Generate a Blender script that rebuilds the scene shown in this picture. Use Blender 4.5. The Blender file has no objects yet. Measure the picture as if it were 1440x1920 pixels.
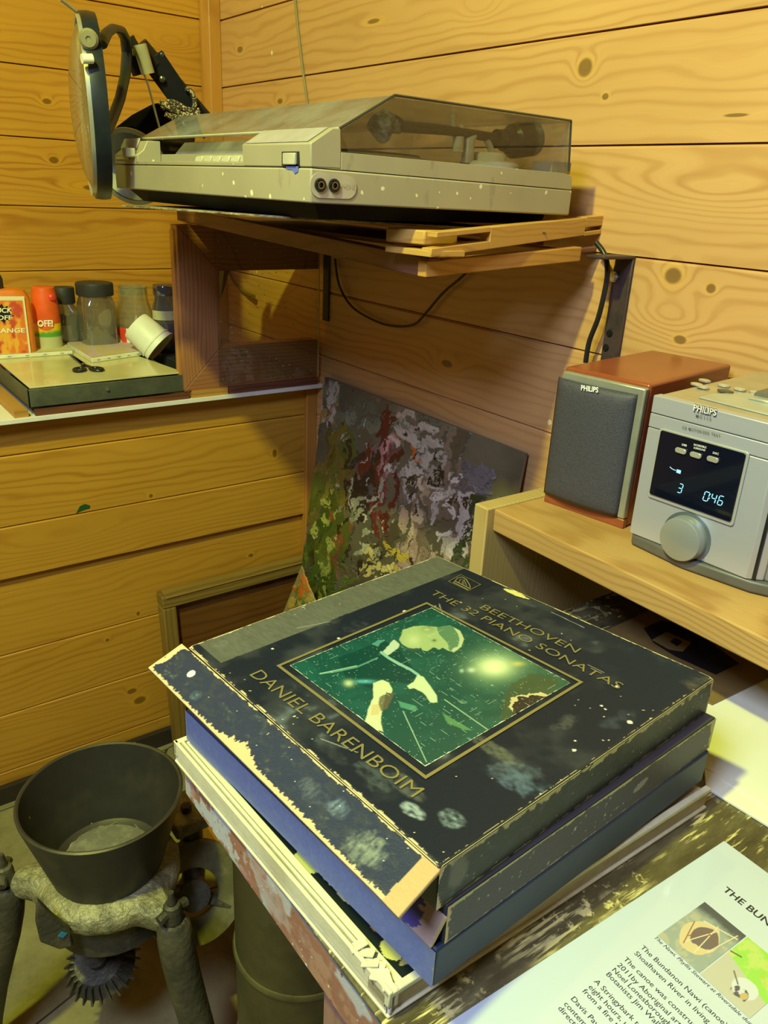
import bpy, math, random
import numpy as np
from mathutils import Vector, Matrix

# ------------------------------------------------------------------ camera
YAW, PITCH, ROLL, FPX = math.radians(142.4648), math.radians(22.06277), math.radians(2.88087), 1483.2264
FW = np.array([math.cos(PITCH)*math.cos(YAW), math.cos(PITCH)*math.sin(YAW), -math.sin(PITCH)])
_r = np.cross(FW, [0, 0, 1]); _r /= np.linalg.norm(_r); _u = np.cross(_r, FW)
RT = _r*math.cos(ROLL)+_u*math.sin(ROLL); UP = -_r*math.sin(ROLL)+_u*math.cos(ROLL)
sc = bpy.context.scene
cam = bpy.data.cameras.new('camera'); camo = bpy.data.objects.new('camera', cam)
sc.collection.objects.link(camo)
camo.matrix_world = Matrix(((RT[0], UP[0], -FW[0], 0), (RT[1], UP[1], -FW[1], 0), (RT[2], UP[2], -FW[2], 0), (0, 0, 0, 1)))
cam.sensor_fit = 'VERTICAL'; cam.sensor_height = 24; cam.lens = FPX/1920*24; cam.clip_start = .01
sc.camera = camo
# ------------------------------------------------------------------ light and exposure
vs = sc.view_settings
sc.display_settings.display_device = 'sRGB'
vs.view_transform = 'Standard'; vs.look = 'None'; vs.gamma = 1; vs.exposure = 0.0
sc.cycles.use_denoising = True
sc.cycles.max_bounces = 8; sc.cycles.transparent_max_bounces = 16
sc.cycles.sample_clamp_indirect = 4; sc.cycles.caustics_refractive = False; sc.cycles.caustics_reflective = False
w = bpy.data.worlds.new('world'); sc.world = w; w.use_nodes = True
w.node_tree.nodes['Background'].inputs[0].default_value = (1.0, .78, .85, 1)
w.node_tree.nodes['Background'].inputs[1].default_value = .04
def lamp(name, kind, loc, power, col, **k):
    l = bpy.data.lights.new(name, kind); l.energy = power; l.color = col
    for a, b in k.items(): setattr(l, a, b)
    o = bpy.data.objects.new(name, l); sc.collection.objects.link(o); o.location = loc
    return o
key = lamp('ceiling_bulb', 'POINT', (-.48, -.40, 1.2), 146, (.93, 1.0, .10), shadow_soft_size=.045)
fill = lamp('cool_fill_light', 'AREA', (-.10, -.66, .88), 28, (.66, .76, 1.0), shape='RECTANGLE', size=.5, size_y=.4)  # unseen area light added as cool fill, above left of the camera
fill.rotation_euler = (Vector((-.15, .5, -.5))-Vector(fill.location)).to_track_quat('-Z', 'Y').to_euler()

# ------------------------------------------------------------------ geometry helpers
def ray(x, y):
    return RT*((x-720)/FPX)-UP*((y-960)/FPX)+FW
def hz(x, y, z):
    v = ray(x, y); return v*(z/v[2])
def pl(x, y, ax, val):
    v = ray(x, y); return v*(val/v[ax])
def onp(x, y, p0, n):
    v = ray(x, y); return v*(np.dot(p0, n)/np.dot(v, n))
def A(*v): return np.array(v, float)
def unit(v): v = np.array(v, float); return v/np.linalg.norm(v)
ORG = {}
def link(o, parent):
    sc.collection.objects.link(o)
    if parent is not None: o.parent = parent
class MB:
    def __init__(s): s.v = []; s.f = []
    def add(s, vs_, fs):
        b = len(s.v); s.v += [tuple(map(float, p)) for p in vs_]; s.f += [tuple(i+b for i in f) for f in fs]; return s
    def hexa(s, p):          # 4 bottom ccw from above, 4 top
        return s.add(p, [(3, 2, 1, 0), (4, 5, 6, 7), (0, 1, 5, 4), (1, 2, 6, 5), (2, 3, 7, 6), (3, 0, 4, 7)])
    def box(s, a, b, fr=None):
        (x0, y0, z0), (x1, y1, z1) = a, b
        p = [(x0, y0, z0), (x1, y0, z0), (x1, y1, z0), (x0, y1, z0), (x0, y0, z1), (x1, y0, z1), (x1, y1, z1), (x0, y1, z1)]
        if fr: p = [fr(*q) for q in p]
        return s.hexa(p)
    def prism(s, poly, vec):   # poly: list of 3d points, extruded by vec
        n = len(poly); p = [A(*q) for q in poly]; q = [a+A(*vec) for a in p]
        return s.add(p+q, [tuple(range(n))[::-1], tuple(range(n, 2*n))]+[(i, (i+1) % n, n+(i+1) % n, n+i) for i in range(n)])
    def slab(s, quad, z0, z1):  # quad of xy
        return s.hexa([(q[0], q[1], z0) for q in quad]+[(q[0], q[1], z1) for q in quad])
    def tube(s, pts, rad, n=12, cap=True, flat=1.0):
        pts = [A(*p) for p in pts]; m = len(pts)
        if not hasattr(rad, '__len__'): rad = [rad]*m
        t0 = unit(pts[1]-pts[0]); up = A(0, 0, 1) if abs(t0[2]) < .9 else A(1, 0, 0)
        nrm = unit(np.cross(t0, up)); vs_ = []
        for i, p in enumerate(pts):
            t = unit(pts[min(i+1, m-1)]-pts[max(i-1, 0)])
            nrm = unit(nrm-t*np.dot(nrm, t)); b = np.cross(t, nrm)
            for k in range(n):
                a = 2*math.pi*k/n; vs_.append(p+rad[i]*(math.cos(a)*nrm+math.sin(a)*b*flat))
        fs = [(i*n+k, i*n+(k+1) % n, (i+1)*n+(k+1) % n, (i+1)*n+k) for i in range(m-1) for k in range(n)]
        if cap: fs += [tuple(range(n))[::-1], tuple(range((m-1)*n, m*n))]
        return s.add(vs_, fs)
    def lathe(s, prof, o, ax=(0, 0, 1), n=32, close=False, sx=1.0, ref=None, cap=True):   # prof: (r,h)
        ax = unit(ax)
        up = A(1, 0, 0) if ref is None else unit(ref)
        if abs(np.dot(up, ax)) > .95: up = A(0, 1, 0)
        e1 = unit(up-ax*np.dot(up, ax)); e2 = np.cross(ax, e1); vs_ = []; o = A(*o)
        for r, h in prof:
            for k in range(n):
                a = 2*math.pi*k/n; vs_.append(o+ax*h+max(r, 1e-5)*(math.cos(a)*e1*sx+math.sin(a)*e2))
        m = len(prof)
        fs = [(i*n+k, i*n+(k+1) % n, (i+1)*n+(k+1) % n, (i+1)*n+k) for i in range(m-1) for k in range(n)]
        if close: fs += [((m-1)*n+k, (m-1)*n+(k+1) % n, (k+1) % n, k) for k in range(n)]
        else:
            if cap and prof[0][0] > 1e-4: fs.append(tuple(range(n))[::-1])
            if cap and prof[-1][0] > 1e-4: fs.append(tuple(range((m-1)*n, m*n)))
        return s.add(vs_, fs)
    def build(s, name, mat, parent=None, bevel=0, seg=2, smooth=True, angle=.7, sub=0):
        me = bpy.data.meshes.new(name)
        o = bpy.data.objects.new(name, me); link(o, parent)
        org = ORG.get(parent, A(0, 0, 0)); ORG[o] = org
        me.from_pydata([tuple(A(*p)-org) for p in s.v], [], s.f); me.validate()
        me.materials.append(mat)
        import bmesh
        bm = bmesh.new(); bm.from_mesh(me); bmesh.ops.recalc_face_normals(bm, faces=bm.faces); bm.to_mesh(me); bm.free()
        if smooth:
            me.shade_smooth(); me.set_sharp_from_angle(angle=angle)
        if bevel:
            b = o.modifiers.new('b', 'BEVEL'); b.width = bevel; b.segments = seg; b.limit_method = 'ANGLE'; b.angle_limit = .6
        if sub:
            b = o.modifiers.new('s', 'SUBSURF'); b.levels = sub; b.render_levels = sub
        return o
def tag(o, label=None, cat=None, group=None, kind=None):
    for k, v in (('label', label), ('category', cat), ('group', group), ('kind', kind)):
        if v: o[k] = v
    return o
def thing(name, label, cat, loc, group=None):
    o = bpy.data.objects.new(name, None); o.empty_display_size = .02; sc.collection.objects.link(o)
    o.location = tuple(map(float, loc)); ORG[o] = A(*loc)
    return tag(o, label, cat, group)
def frame(o, ang):
    c, s_ = math.cos(ang), math.sin(ang); o = A(*o)
    return lambda x, y, z: o+A(c*x-s_*y, s_*x+c*y, z)
def text(body, size, o, ux, uy, mat, parent, name='lettering', ext=.0002, width=None, align='LEFT', off=0.0, space=1.0, shear=0):
    cu = bpy.data.curves.new('t', 'FONT'); cu.body = body; cu.size = 1; cu.align_x = align; cu.offset = off
    cu.space_character = space; cu.shear = shear; cu.resolution_u = 3
    t = bpy.data.objects.new('t', cu); sc.collection.objects.link(t)
    dg = bpy.context.evaluated_depsgraph_get(); dg.update()
    me0 = bpy.data.meshes.new_from_object(t.evaluated_get(dg))
    co = [v.co.copy() for v in me0.vertices]; fs = [tuple(p.vertices) for p in me0.polygons]
    bpy.data.objects.remove(t); bpy.data.curves.remove(cu); bpy.data.meshes.remove(me0)
    if not co: return None
    ux = unit(ux); uy = unit(uy); nz = np.cross(ux, uy); o = A(*o)
    W = max(c.x for c in co)-min(c.x for c in co)
    kx = size if width is None else width/W
    m = MB(); m.add([o+ux*c.x*kx+uy*c.y*size+nz*ext for c in co], fs)
    return m.build(name, mat, parent, smooth=False)
# ------------------------------------------------------------------ numpy noise
def _h(ix, iy, s):
    n = (ix.astype(np.int64)*374761393+iy.astype(np.int64)*668265263+s*982451653) & 0x7fffffff
    n = ((n ^ (n >> 13))*1274126177) & 0x7fffffff
    return ((n ^ (n >> 16)) & 0xffff)/65535.0
def vnoise(x, y, s=0):
    ix = np.floor(x); iy = np.floor(y); fx = x-ix; fy = y-iy; fx = fx*fx*(3-2*fx); fy = fy*fy*(3-2*fy)
    a, b, c, d = _h(ix, iy, s), _h(ix+1, iy, s), _h(ix, iy+1, s), _h(ix+1, iy+1, s)
    return (a*(1-fx)+b*fx)*(1-fy)+(c*(1-fx)+d*fx)*fy
def fbm(x, y, s=0, o=4):
    r = 0; a = .5; t = 0
    for i in range(o): r = r+a*vnoise(x*2**i, y*2**i, s+i*7); t += a; a *= .55
    return r/t
def sst(a, b, x): t = np.clip((x-a)/(b-a), 0, 1); return t*t*(3-2*t)
def mixc(c, d, m): return c*(1-m[..., None])+np.array(d, float)*m[..., None]
def inpoly(px, py, poly):
    r = np.zeros(px.shape, bool); n = len(poly)
    for i in range(n):
        x0, y0 = poly[i]; x1, y1 = poly[(i+1) % n]
        c = ((y0 > py) != (y1 > py)) & (px < (x1-x0)*(py-y0)/((y1-y0) or 1e-9)+x0); r ^= c
    return r
def painted(name, quad, nu, nv, func, mat, parent, disp=None, thick=0, ret=False):
    """grid over quad (p00,p10,p11,p01); func(U,V)->rgb ; disp(U,V)->height along the normal"""
    p00, p10, p11, p01 = [A(*q) for q in quad]
    U, V = np.meshgrid(np.linspace(0, 1, nu), np.linspace(0, 1, nv))
    P = (p00[None, None]*((1-U)*(1-V))[..., None]+p10*(U*(1-V))[..., None]+p11*(U*V)[..., None]+p01*((1-U)*V)[..., None])
    nz = unit(np.cross(p10-p00, p01-p00))
    if disp is not None: P = P+nz*disp(U, V)[..., None]
    col = func(U, V)
    org = ORG.get(parent, A(0, 0, 0)); P = (P-org).reshape(-1, 3)
    i = np.arange(nu*nv).reshape(nv, nu)
    F = np.stack([i[:-1, :-1], i[:-1, 1:], i[1:, 1:], i[1:, :-1]], -1).reshape(-1, 4)
    me = bpy.data.meshes.new(name)
    me.vertices.add(len(P)); me.vertices.foreach_set('co', P.astype('f').ravel())
    me.loops.add(F.size); me.loops.foreach_set('vertex_index', F.astype('i').ravel())
    me.polygons.add(len(F)); me.polygons.foreach_set('loop_start', np.arange(0, F.size, 4, dtype='i'))
    me.update(); me.validate(); me.shade_smooth()
    ca = me.color_attributes.new('col', 'FLOAT_COLOR', 'POINT')
    ca.data.foreach_set('color', np.concatenate([np.clip(col, 0, 1).reshape(-1, 3), np.ones((len(P), 1))], 1).astype('f').ravel())
    me.materials.append(mat)
    o = bpy.data.objects.new(name, me); link(o, parent); ORG[o] = org
    if thick:
        s_ = o.modifiers.new('s', 'SOLIDIFY'); s_.thickness = thick; s_.offset = -1
    return o
# ------------------------------------------------------------------ materials
class NT:
    def __init__(s, name):
        s.m = bpy.data.materials.new(name); s.m.use_nodes = True; s.t = s.m.node_tree; s.n = s.t.nodes
        s.b = s.n['Principled BSDF']; s.out = s.n['Material Output']
    def new(s, ty, **k):
        n = s.n.new(ty)
        for a, b in k.items(): setattr(n, a, b)
        return n
    def put(s, sock, v):
        if isinstance(v, bpy.types.NodeSocket): s.t.links.new(v, sock)
        else: sock.default_value = v
    def M(s, op, a, b=0, c=0):
        n = s.new('ShaderNodeMath', operation=op); s.put(n.inputs[0], a); s.put(n.inputs[1], b)
        if len(n.inputs) > 2: s.put(n.inputs[2], c)
        return n.outputs[0]
    def obj(s): return s.new('ShaderNodeTexCoord').outputs['Object']
    def sep(s, v):
        n = s.new('ShaderNodeSeparateXYZ'); s.put(n.inputs[0], v); return n.outputs
    def comb(s, x, y, z):
        n = s.new('ShaderNodeCombineXYZ')
        for i, a in enumerate((x, y, z)): s.put(n.inputs[i], a)
        return n.outputs[0]
    def map(s, v, sc_=(1, 1, 1), loc=(0, 0, 0), rot=(0, 0, 0)):
        n = s.new('ShaderNodeMapping'); s.put(n.inputs[0], v); n.inputs[3].default_value = sc_; n.inputs[1].default_value = loc; n.inputs[2].default_value = rot
        return n.outputs[0]
    def noise(s, v, scale=5, det=3, rough=.55, dist=0):
        n = s.new('ShaderNodeTexNoise'); s.put(n.inputs['Vector'], v); n.inputs['Scale'].default_value = scale
        n.inputs['Detail'].default_value = det; n.inputs['Roughness'].default_value = rough; n.inputs['Distortion'].default_value = dist
        return n.outputs[0]
    def vor(s, v, scale, feat='F1', out='Distance'):
        n = s.new('ShaderNodeTexVoronoi', feature=feat); s.put(n.inputs['Vector'], v); n.inputs['Scale'].default_value = scale
        return n.outputs[out]
    def ramp(s, f, stops, interp='LINEAR'):
        n = s.new('ShaderNodeValToRGB'); s.put(n.inputs[0], f); r = n.color_ramp; r.interpolation = interp
        while len(r.elements) < len(stops): r.elements.new(.5)
        for e, (p, c) in zip(r.elements, stops):
            e.position = p; e.color = (*c, 1) if len(c) == 3 else c
        return n.outputs[0]
    def mr(s, v, a, b, c=0., d=1.):
        n = s.new('ShaderNodeMapRange'); s.put(n.inputs[0], v)
        for i, q in enumerate((a, b, c, d)): n.inputs[i+1].default_value = q
        return n.outputs[0]
    def mix(s, f, a, b, bt='MIX'):
        n = s.new('ShaderNodeMix', data_type='RGBA', blend_type=bt); s.put(n.inputs[0], f)
        for i, q in ((6, a), (7, b)):
            s.put(n.inputs[i], (*q, 1) if isinstance(q, tuple) and len(q) == 3 else q)
        return n.outputs[2]
    def bump(s, h, st=.2, dist=.002):
        n = s.new('ShaderNodeBump'); n.inputs['Strength'].default_value = st; n.inputs['Distance'].default_value = dist; s.put(n.inputs['Height'], h)
        s.t.links.new(n.outputs[0], s.b.inputs['Normal'])
    def set(s, col=None, rough=.5, metal=0, spec=.5, **k):
        if col is not None: s.put(s.b.inputs['Base Color'], (*col, 1) if isinstance(col, tuple) and len(col) == 3 else col)
        s.put(s.b.inputs['Roughness'], rough); s.b.inputs['Metallic'].default_value = metal; s.b.inputs['Specular IOR Level'].default_value = spec
        for a, v in k.items(): s.put(s.b.inputs[a.replace('_', ' ')], v)
        return s.m
    def specks(s, col, scale, r, amount, c, seed=0):   # paint specks: small round drops
        v = s.map(s.obj(), loc=(seed, seed*2, seed*3)); wob = s.noise(v, scale*2.5, 2)
        n = s.new('ShaderNodeTexVoronoi'); s.put(n.inputs['Vector'], v); n.inputs['Scale'].default_value = scale
        rnd = s.sep(n.outputs['Color'])[0]
        rr = s.M('MULTIPLY', s.M('SUBTRACT', rnd, 1-amount), r/amount)
        d = s.M('ADD', n.outputs['Distance'], s.M('MULTIPLY', s.M('SUBTRACT', wob, .5), r*.9))
        return s.mix(s.M('LESS_THAN', d, rr), col, c)
def simple(name, col, rough=.5, metal=0, spec=.5, var=.12, scale=30, bump=0, bscale=None, **k):
    t = NT(name); n = t.noise(t.obj(), scale, 4)
    lo = tuple(c*(1-var) for c in col); hi = tuple(min(1, c*(1+var)) for c in col)
    c = t.ramp(n, [(.3, lo), (.7, hi)])
    if bump: t.bump(t.noise(t.obj(), bscale or scale*4, 3), bump, .001)
    return t.set(c, rough, metal, spec, **k)
def dirty(name, col, dirt, amt=.5, scale=12, rough=.5, metal=0, spec=.5, bump=.1, specks=None, bscale=60, bd=.001):
    t = NT(name); n = t.noise(t.obj(), scale, 6, .65)
    c = t.mix(t.mr(n, .62-amt*.3, .8-amt*.3), col, dirt)
    c = t.mix(t.mr(t.noise(t.obj(), scale*9, 3), .35, .7, 0, .25), c, tuple(x*.5 for x in col))
    if specks: c = t.specks(c, *specks)
    if bump: t.bump(t.noise(t.obj(), bscale, 4), bump, bd)
    return t.set(c, rough, metal, spec)
def colmat(name, rough=.5, spec=.5, bump=0, bscale=300, metal=0, coat=0):
    t = NT(name); a = t.new('ShaderNodeAttribute'); a.attribute_name = 'col'
    if bump: t.bump(t.noise(t.obj(), bscale, 3), bump, .001)
    return t.set(a.outputs[0], rough, metal, spec, Coat_Weight=coat)
def wood(name, light, dark, axis='x', freq=60, rough=.45, knots=(), plank=None, wob=.012, streak=.5, stains=None, specks=None, spec=.4, cross='z', tone=.12):
    """grain lines run along `axis`; they are contours of the cross coordinate, bent round the knots (a, c, sa, sc, amp, core)"""
    t = NT(name); P = t.obj(); X = t.sep(P); idx = dict(x=0, y=1, z=2)
    a = X[idx[axis]]; c = X[idx[cross]]; third = X[3-idx[axis]-idx[cross]]
    if plank:
        z0, p = plank
        pid = t.M('FLOOR', t.M('DIVIDE', t.M('SUBTRACT', c, z0), p))
        wn = t.new('ShaderNodeTexWhiteNoise', noise_dimensions='1D'); t.put(wn.inputs['W'], pid); rnd = wn.outputs['Value']
        sh = t.M('MULTIPLY', rnd, 37.)
    else: rnd = .5; sh = 0.
    h = c
    n1 = t.noise(t.comb(t.M('ADD', t.M('MULTIPLY', a, 1.6), sh), t.M('MULTIPLY', c, 7.), third), 1., 3)
    h = t.M('ADD', h, t.M('MULTIPLY', t.M('SUBTRACT', n1, .5), wob*9))
    n2 = t.noise(t.comb(t.M('ADD', t.M('MULTIPLY', a, 9.), sh), t.M('MULTIPLY', c, 40.), t.M('MULTIPLY', third, 40.)), 1., 2)
    h = t.M('ADD', h, t.M('MULTIPLY', t.M('SUBTRACT', n2, .5), wob*.8))
    core = None; halo = None
    for (ka, kc, sa, scc, amp, co) in knots:
        da = t.M('DIVIDE', t.M('SUBTRACT', a, ka), sa); dc = t.M('DIVIDE', t.M('SUBTRACT', c, kc), scc)
        g = t.M('POWER', 2.718, t.M('MULTIPLY', t.M('ADD', t.M('MULTIPLY', da, da), t.M('MULTIPLY', dc, dc)), -1.))
        h = t.M('ADD', h, t.M('MULTIPLY', g, amp))
        if co:
            g3 = t.mr(t.M('ADD', g, t.M('MULTIPLY', t.M('SUBTRACT', n2, .5), .06)), 1-co, 1-co*.55)
            core = g3 if core is None else t.M('MAXIMUM', core, g3)
            g4 = t.M('MULTIPLY', t.mr(g, .35, .6), .5); halo = g4 if halo is None else t.M('MAXIMUM', halo, g4)
    s_ = t.M('SINE', t.M('MULTIPLY', h, freq*6.283))
    s_ = t.M('POWER', t.M('MULTIPLY_ADD', s_, .5, .5), 3.0)
    amp = t.noise(t.comb(t.M('ADD', t.M('MULTIPLY', a, 1.2), sh), t.M('MULTIPLY', c, 14.), third), 1., 2)
    s_ = t.M('MULTIPLY', s_, t.mr(amp, .3, .7, .18, 1.0))
    fine = t.noise(t.comb(t.M('ADD', t.M('MULTIPLY', a, 6.), sh), t.M('MULTIPLY', h, 420.), t.M('MULTIPLY', third, 300.)), 1., 3)
    s_ = t.M('ADD', s_, t.M('MULTIPLY', t.M('SUBTRACT', fine, .5), streak))
    col = t.mix(t.mr(s_, -.15, .9), light, dark)
    if plank: col = t.mix(t.M('MULTIPLY', rnd, tone*2), col, tuple(q*.72 for q in light), 'MIX')
    big = t.noise(t.comb(t.M('MULTIPLY', a, 2.), t.M('MULTIPLY', c, 5.), third), 1., 3)
    col = t.mix(t.mr(big, .35, .7, 0, .35), col, tuple(q*.75 for q in dark))
    if core is not None:
        col = t.mix(halo, col, (light[0]*.98, light[1]*.98, light[2]*.6)); col = t.mix(t.M('MULTIPLY', core, .8), col, tuple(q*.30 for q in dark))
    if stains:
        c2, th, scale = stains; col = t.mix(t.mr(t.noise(P, scale, 5, .65), th, th+.08), col, c2)
    if specks: col = t.specks(col, *specks)
    t.bump(fine, .12, .0006)
    return t.set(col, t.mr(fine, .2, .8, rough-.08, rough+.1), 0, spec)
def clear(name, tint=(.9, .92, .9), refl=.12, rough=.05, haze=0., hcol=(.6, .6, .5), dust=None, fk=.5):
    t = NT(name); tr = t.new('ShaderNodeBsdfTransparent'); tr.inputs[0].default_value = (*tint, 1)
    gl = t.new('ShaderNodeBsdfGlossy'); gl.inputs['Roughness'].default_value = rough
    lw = t.new('ShaderNodeLayerWeight'); lw.inputs[0].default_value = .35
    mx = t.new('ShaderNodeMixShader'); t.put(mx.inputs[0], t.M('MULTIPLY_ADD', lw.outputs['Facing'], fk, refl*.5))
    t.t.links.new(tr.outputs[0], mx.inputs[1]); t.t.links.new(gl.outputs[0], mx.inputs[2]); out = mx.outputs[0]
    if haze or dust:
        df = t.new('ShaderNodeBsdfDiffuse'); df.inputs[0].default_value = (*hcol, 1)
        m2 = t.new('ShaderNodeMixShader')
        f = t.M('ADD', t.mr(t.noise(t.obj(), 9, 5, .7), .4, .75, haze*.4, haze*1.4), 0)
        if dust:
            sp = t.vor(t.obj(), dust[0]); f = t.M('MAXIMUM', f, t.mr(sp, dust[1], dust[1]*.6, 0, .75))
        t.put(m2.inputs[0], f); t.t.links.new(out, m2.inputs[1]); t.t.links.new(df.outputs[0], m2.inputs[2]); out = m2.outputs[0]
    t.t.links.new(out, t.out.inputs[0]); return t.m
def emit(name, col, st):
    t = NT(name); return t.set((0., 0., 0.), .4, Emission_Color=(*col, 1), Emission_Strength=st)
# ------------------------------------------------------------------ the room
YW, XL, XU, ZF = 1.06, -1.696, -2.215, -1.396
PLK, Z0 = .1553, .2353
ZLED, ZD, ZS = -.455, -.518, -.385     # window ledge, desk top, hi-fi shelf top
def kn(px, py, axv, sa, scc, amp, co, ax=1):
    p = pl(px, py, ax, axv); return (p[0] if ax == 1 else p[1], p[2], sa, scc, amp, co)
PL_, PD_ = (.72, .43, .19), (.55, .29, .11)
k_right = [kn(450, 93, YW, .03, .014, .035, .28), kn(1097, 127, YW, .022, .02, .05, .42), kn(1135, 181, YW, .012, .009, .01, .3),
           kn(1262, 517, YW, .028, .022, .05, .3), kn(1333, 541, YW, .014, .012, .02, .32), kn(1252, 590, YW, .06, .03, .07, 0),
           kn(1275, 637, YW, .02, .012, .012, .3), kn(838, 682, YW, .05, .022, .045, .12), kn(525, 190, YW, .03, .014, .03, .2), kn(1380, 216, YW, .022, .0028, .004, .6),
           kn(800, 515, YW, .06, .012, .03, 0), kn(1350, 360, YW, .16, .03, .06, 0), kn(700, 40, YW, .05, .01, .02, .2), kn(900, 10, YW, .05, .02, .04, 0)]
k_low = [kn(515, 850, XL, .012, .02, .02, .3, 0), kn(283, 930, XL, .012, .012, .02, .2, 0), kn(251, 1301, XL, .02, .012, .03, .4, 0), kn(266, 1318, XL, .03, .02, .03, .3, 0),
         kn(475, 1045, XL, .015, .01, .012, .3, 0), kn(263, 1155, XL, .008, .012, .012, .3, 0), kn(205, 1205, XL, .01, .008, .01, .3, 0), kn(120, 1010, XL, .15, .03, .05, 0, 0)]
k_up = [kn(88, 190, XU, .02, .012, .03, .3, 0), kn(101, 300, XU, .02, .014, .03, .35, 0), kn(175, 352, XU, .09, .022, .06, .1, 0), kn(320, 80, XU, .06, .02, .05, 0, 0), kn(60, 440, XU, .2, .03, .05, 0, 0)]
SPK = (22, .14, .10, (.85, .80, .55), 3.)
m_right = wood('pine_right', PL_, PD_, 'x', 55, .33, k_right, (Z0, PLK), specks=SPK, spec=.5)
m_low = wood('pine_low', (.68, .36, .042), (.48, .215, .022), 'y', 60, .38, k_low, (Z0, PLK))
m_up = wood('pine_up', (.64, .33, .045), (.43, .18, .02), 'y', 60, .38, k_up, (Z0, PLK), specks=(20, .12, .06, (.8, .75, .5), 8.))
m_trim = wood('pine_trim', (.60, .29, .055), (.42, .17, .03), 'z', 50, .4, cross='x')
def planks(m, axis, plane, out, a0, a1, zlo, zhi):
    """tongue and groove cladding: face, chamfered top edge and a dark groove for each board"""
    k0 = math.floor((zlo-Z0)/PLK); k1 = math.ceil((zhi-Z0)/PLK); prof = []
    for k in range(k0, k1):
        b = max(Z0+k*PLK, zlo); t_ = min(Z0+(k+1)*PLK, zhi)
        if t_-b < .01: continue
        prof += [(.010, b+.0001), (.010, b+.0014), (0, b+.0016), (0, t_-.0045), (.003, t_-.0012), (.0045, t_-.0008)]
    vs_ = []
    for d, z in prof:
        for a in (a0, a1):
            vs_.append((a, plane+out*d, z) if axis == 'x' else (plane+out*d, a, z))
    n = len(prof)
    m.add(vs_, [(2*i, 2*i+1, 2*i+3, 2*i+2) for i in range(n-1)])
    q = .03
    p0, p1 = (plane+out*.0105, plane+out*q)
    if axis == 'x': m.box((a0, min(p0, p1), zlo), (a1, max(p0, p1), zhi))
    else: m.box((min(p0, p1), a0, zlo), (max(p0, p1), a1, zhi))
def struct(mb, name, mat, **k): return tag(mb.build(name, mat, **k), kind='structure')
m = MB(); planks(m, 'x', YW, 1, XU-.02, 1.3, ZF, 1.35); struct(m, 'wall_right', m_right, smooth=False)
ZST = -.8170
m = MB(); planks(m, 'y', XL-.014, -1, -1.9, YW, ZF+.02, -.852+.0); planks(m, 'y', XL, -1, -1.9, YW, ZST, ZLED-.01)
m.box((XL-.022, -1.9, -.855), (XL-.014, YW, ZST+.002)); struct(m, 'wall_left', m_low, smooth=False)
m = MB(); planks(m, 'y', XU, -1, -1.9, YW, ZLED-.02, 1.35); struct(m, 'wall_back', m_up, smooth=False)
m = MB(); m.box((-3, -3, ZF-.03), (1.6, YW+.05, ZF)); 
t = NT('concrete'); n = t.noise(t.obj(), 4, 7, .7)
c = t.ramp(n, [(.3, (.10, .09, .04)), (.5, (.24, .22, .10)), (.7, (.36, .33, .16))]); c = t.mix(t.mr(t.noise(t.obj(), 1.6, 3), .55, .6), c, (.20, .15, .08))
c = t.mix(t.mr(t.vor(t.map(t.obj(), (1, .35, 1)), 3, 'DISTANCE_TO_EDGE'), .006, .003), c, (.04, .03, .02)); t.bump(n, .4, .004)
struct(m, 'floor', t.set(c, .8))
struct(MB().box((XL-.014, -1.9, ZF), (XL+.002, YW, ZF+.045)), 'baseboard_left', simple('bb', (.03, .022, .015), .7))
# corner mouldings
a = pl(388, 0, 0, XU+.03)[1]
struct(MB().prism([(XU, YW, -.46), (XU, YW-.045, -.46), (XU+.012, YW-.045, -.46), (XU+.03, YW-.03, -.46), (XU+.034, YW, -.46)], (0, 0, 1.8)), 'trim_1', m_trim, bevel=.002)
struct(MB().box((XL-.01, YW-.03, ZF), (XL+.012, YW, ZLED-.01)), 'trim_2', m_trim, bevel=.002)
dp = [pl(x, y, 0, XL+.0012) for x, y in ((146, 957), (150, 949), (160, 945), (169, 948), (168, 953), (158, 956), (150, 959), (143, 962))]
tag(MB().prism(dp, (-.0008, 0, 0)).build('paint_drip', simple('green_drip', (.02, .10, .03), .3)), 'small dark green paint drip on the lower left wall boards', 'paint drip')
# ------------------------------------------------------------------ common materials
m_white = simple('laminate', (.86, .86, .82), .35, var=.04)
m_brown = wood('brown_batten', (.22, .08, .04), (.12, .04, .02), 'y', 70, .5)
m_yel = wood('yellow_pine', (.62, .34, .08), (.42, .20, .04), 'y', 90, .5)
m_black = simple('black_metal', (.010, .011, .014), .45, .1, .3, var=.2)
m_blk_pl = simple('black_plastic', (.015, .015, .017), .35)
# ------------------------------------------------------------------ window ledge
m = MB().box((XU+.001, -1.9, ZLED-.010), (-1.655, YW-.002, ZLED))
led = thing('ledge_board', 'long white laminate ledge board under the jars, its pale edge showing', 'ledge', (-1.9, 0, ZLED-.01))
m.build('board', m_white, led, bevel=.001)
m = MB().box((-1.672, .375, ZLED), (-1.655-.004, .705, ZLED+.012))
tag(m.build('batten', m_brown), 'thin brown batten lying on the ledge in front of the grey tray', 'batten')
m = MB().box((-2.15, .335, ZLED), (-1.66, .362, ZLED+.014))
tag(m.build('batten', m_yel), 'narrow yellow pine strip left of the grey tray', 'batten')
m = MB().box((-1.672, .712, ZLED), (-1.659, .80, ZLED+.017))
tag(m.build('wood_block', m_yel), 'short yellow pine block under the left foot of the picture frame', 'block')
m = MB().box((-1.672, .803, ZLED), (-1.659, 1.045, ZLED+.017))
tag(m.build('batten', m_brown), 'brown batten under the glazed frame beside the corner', 'batten')
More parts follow.
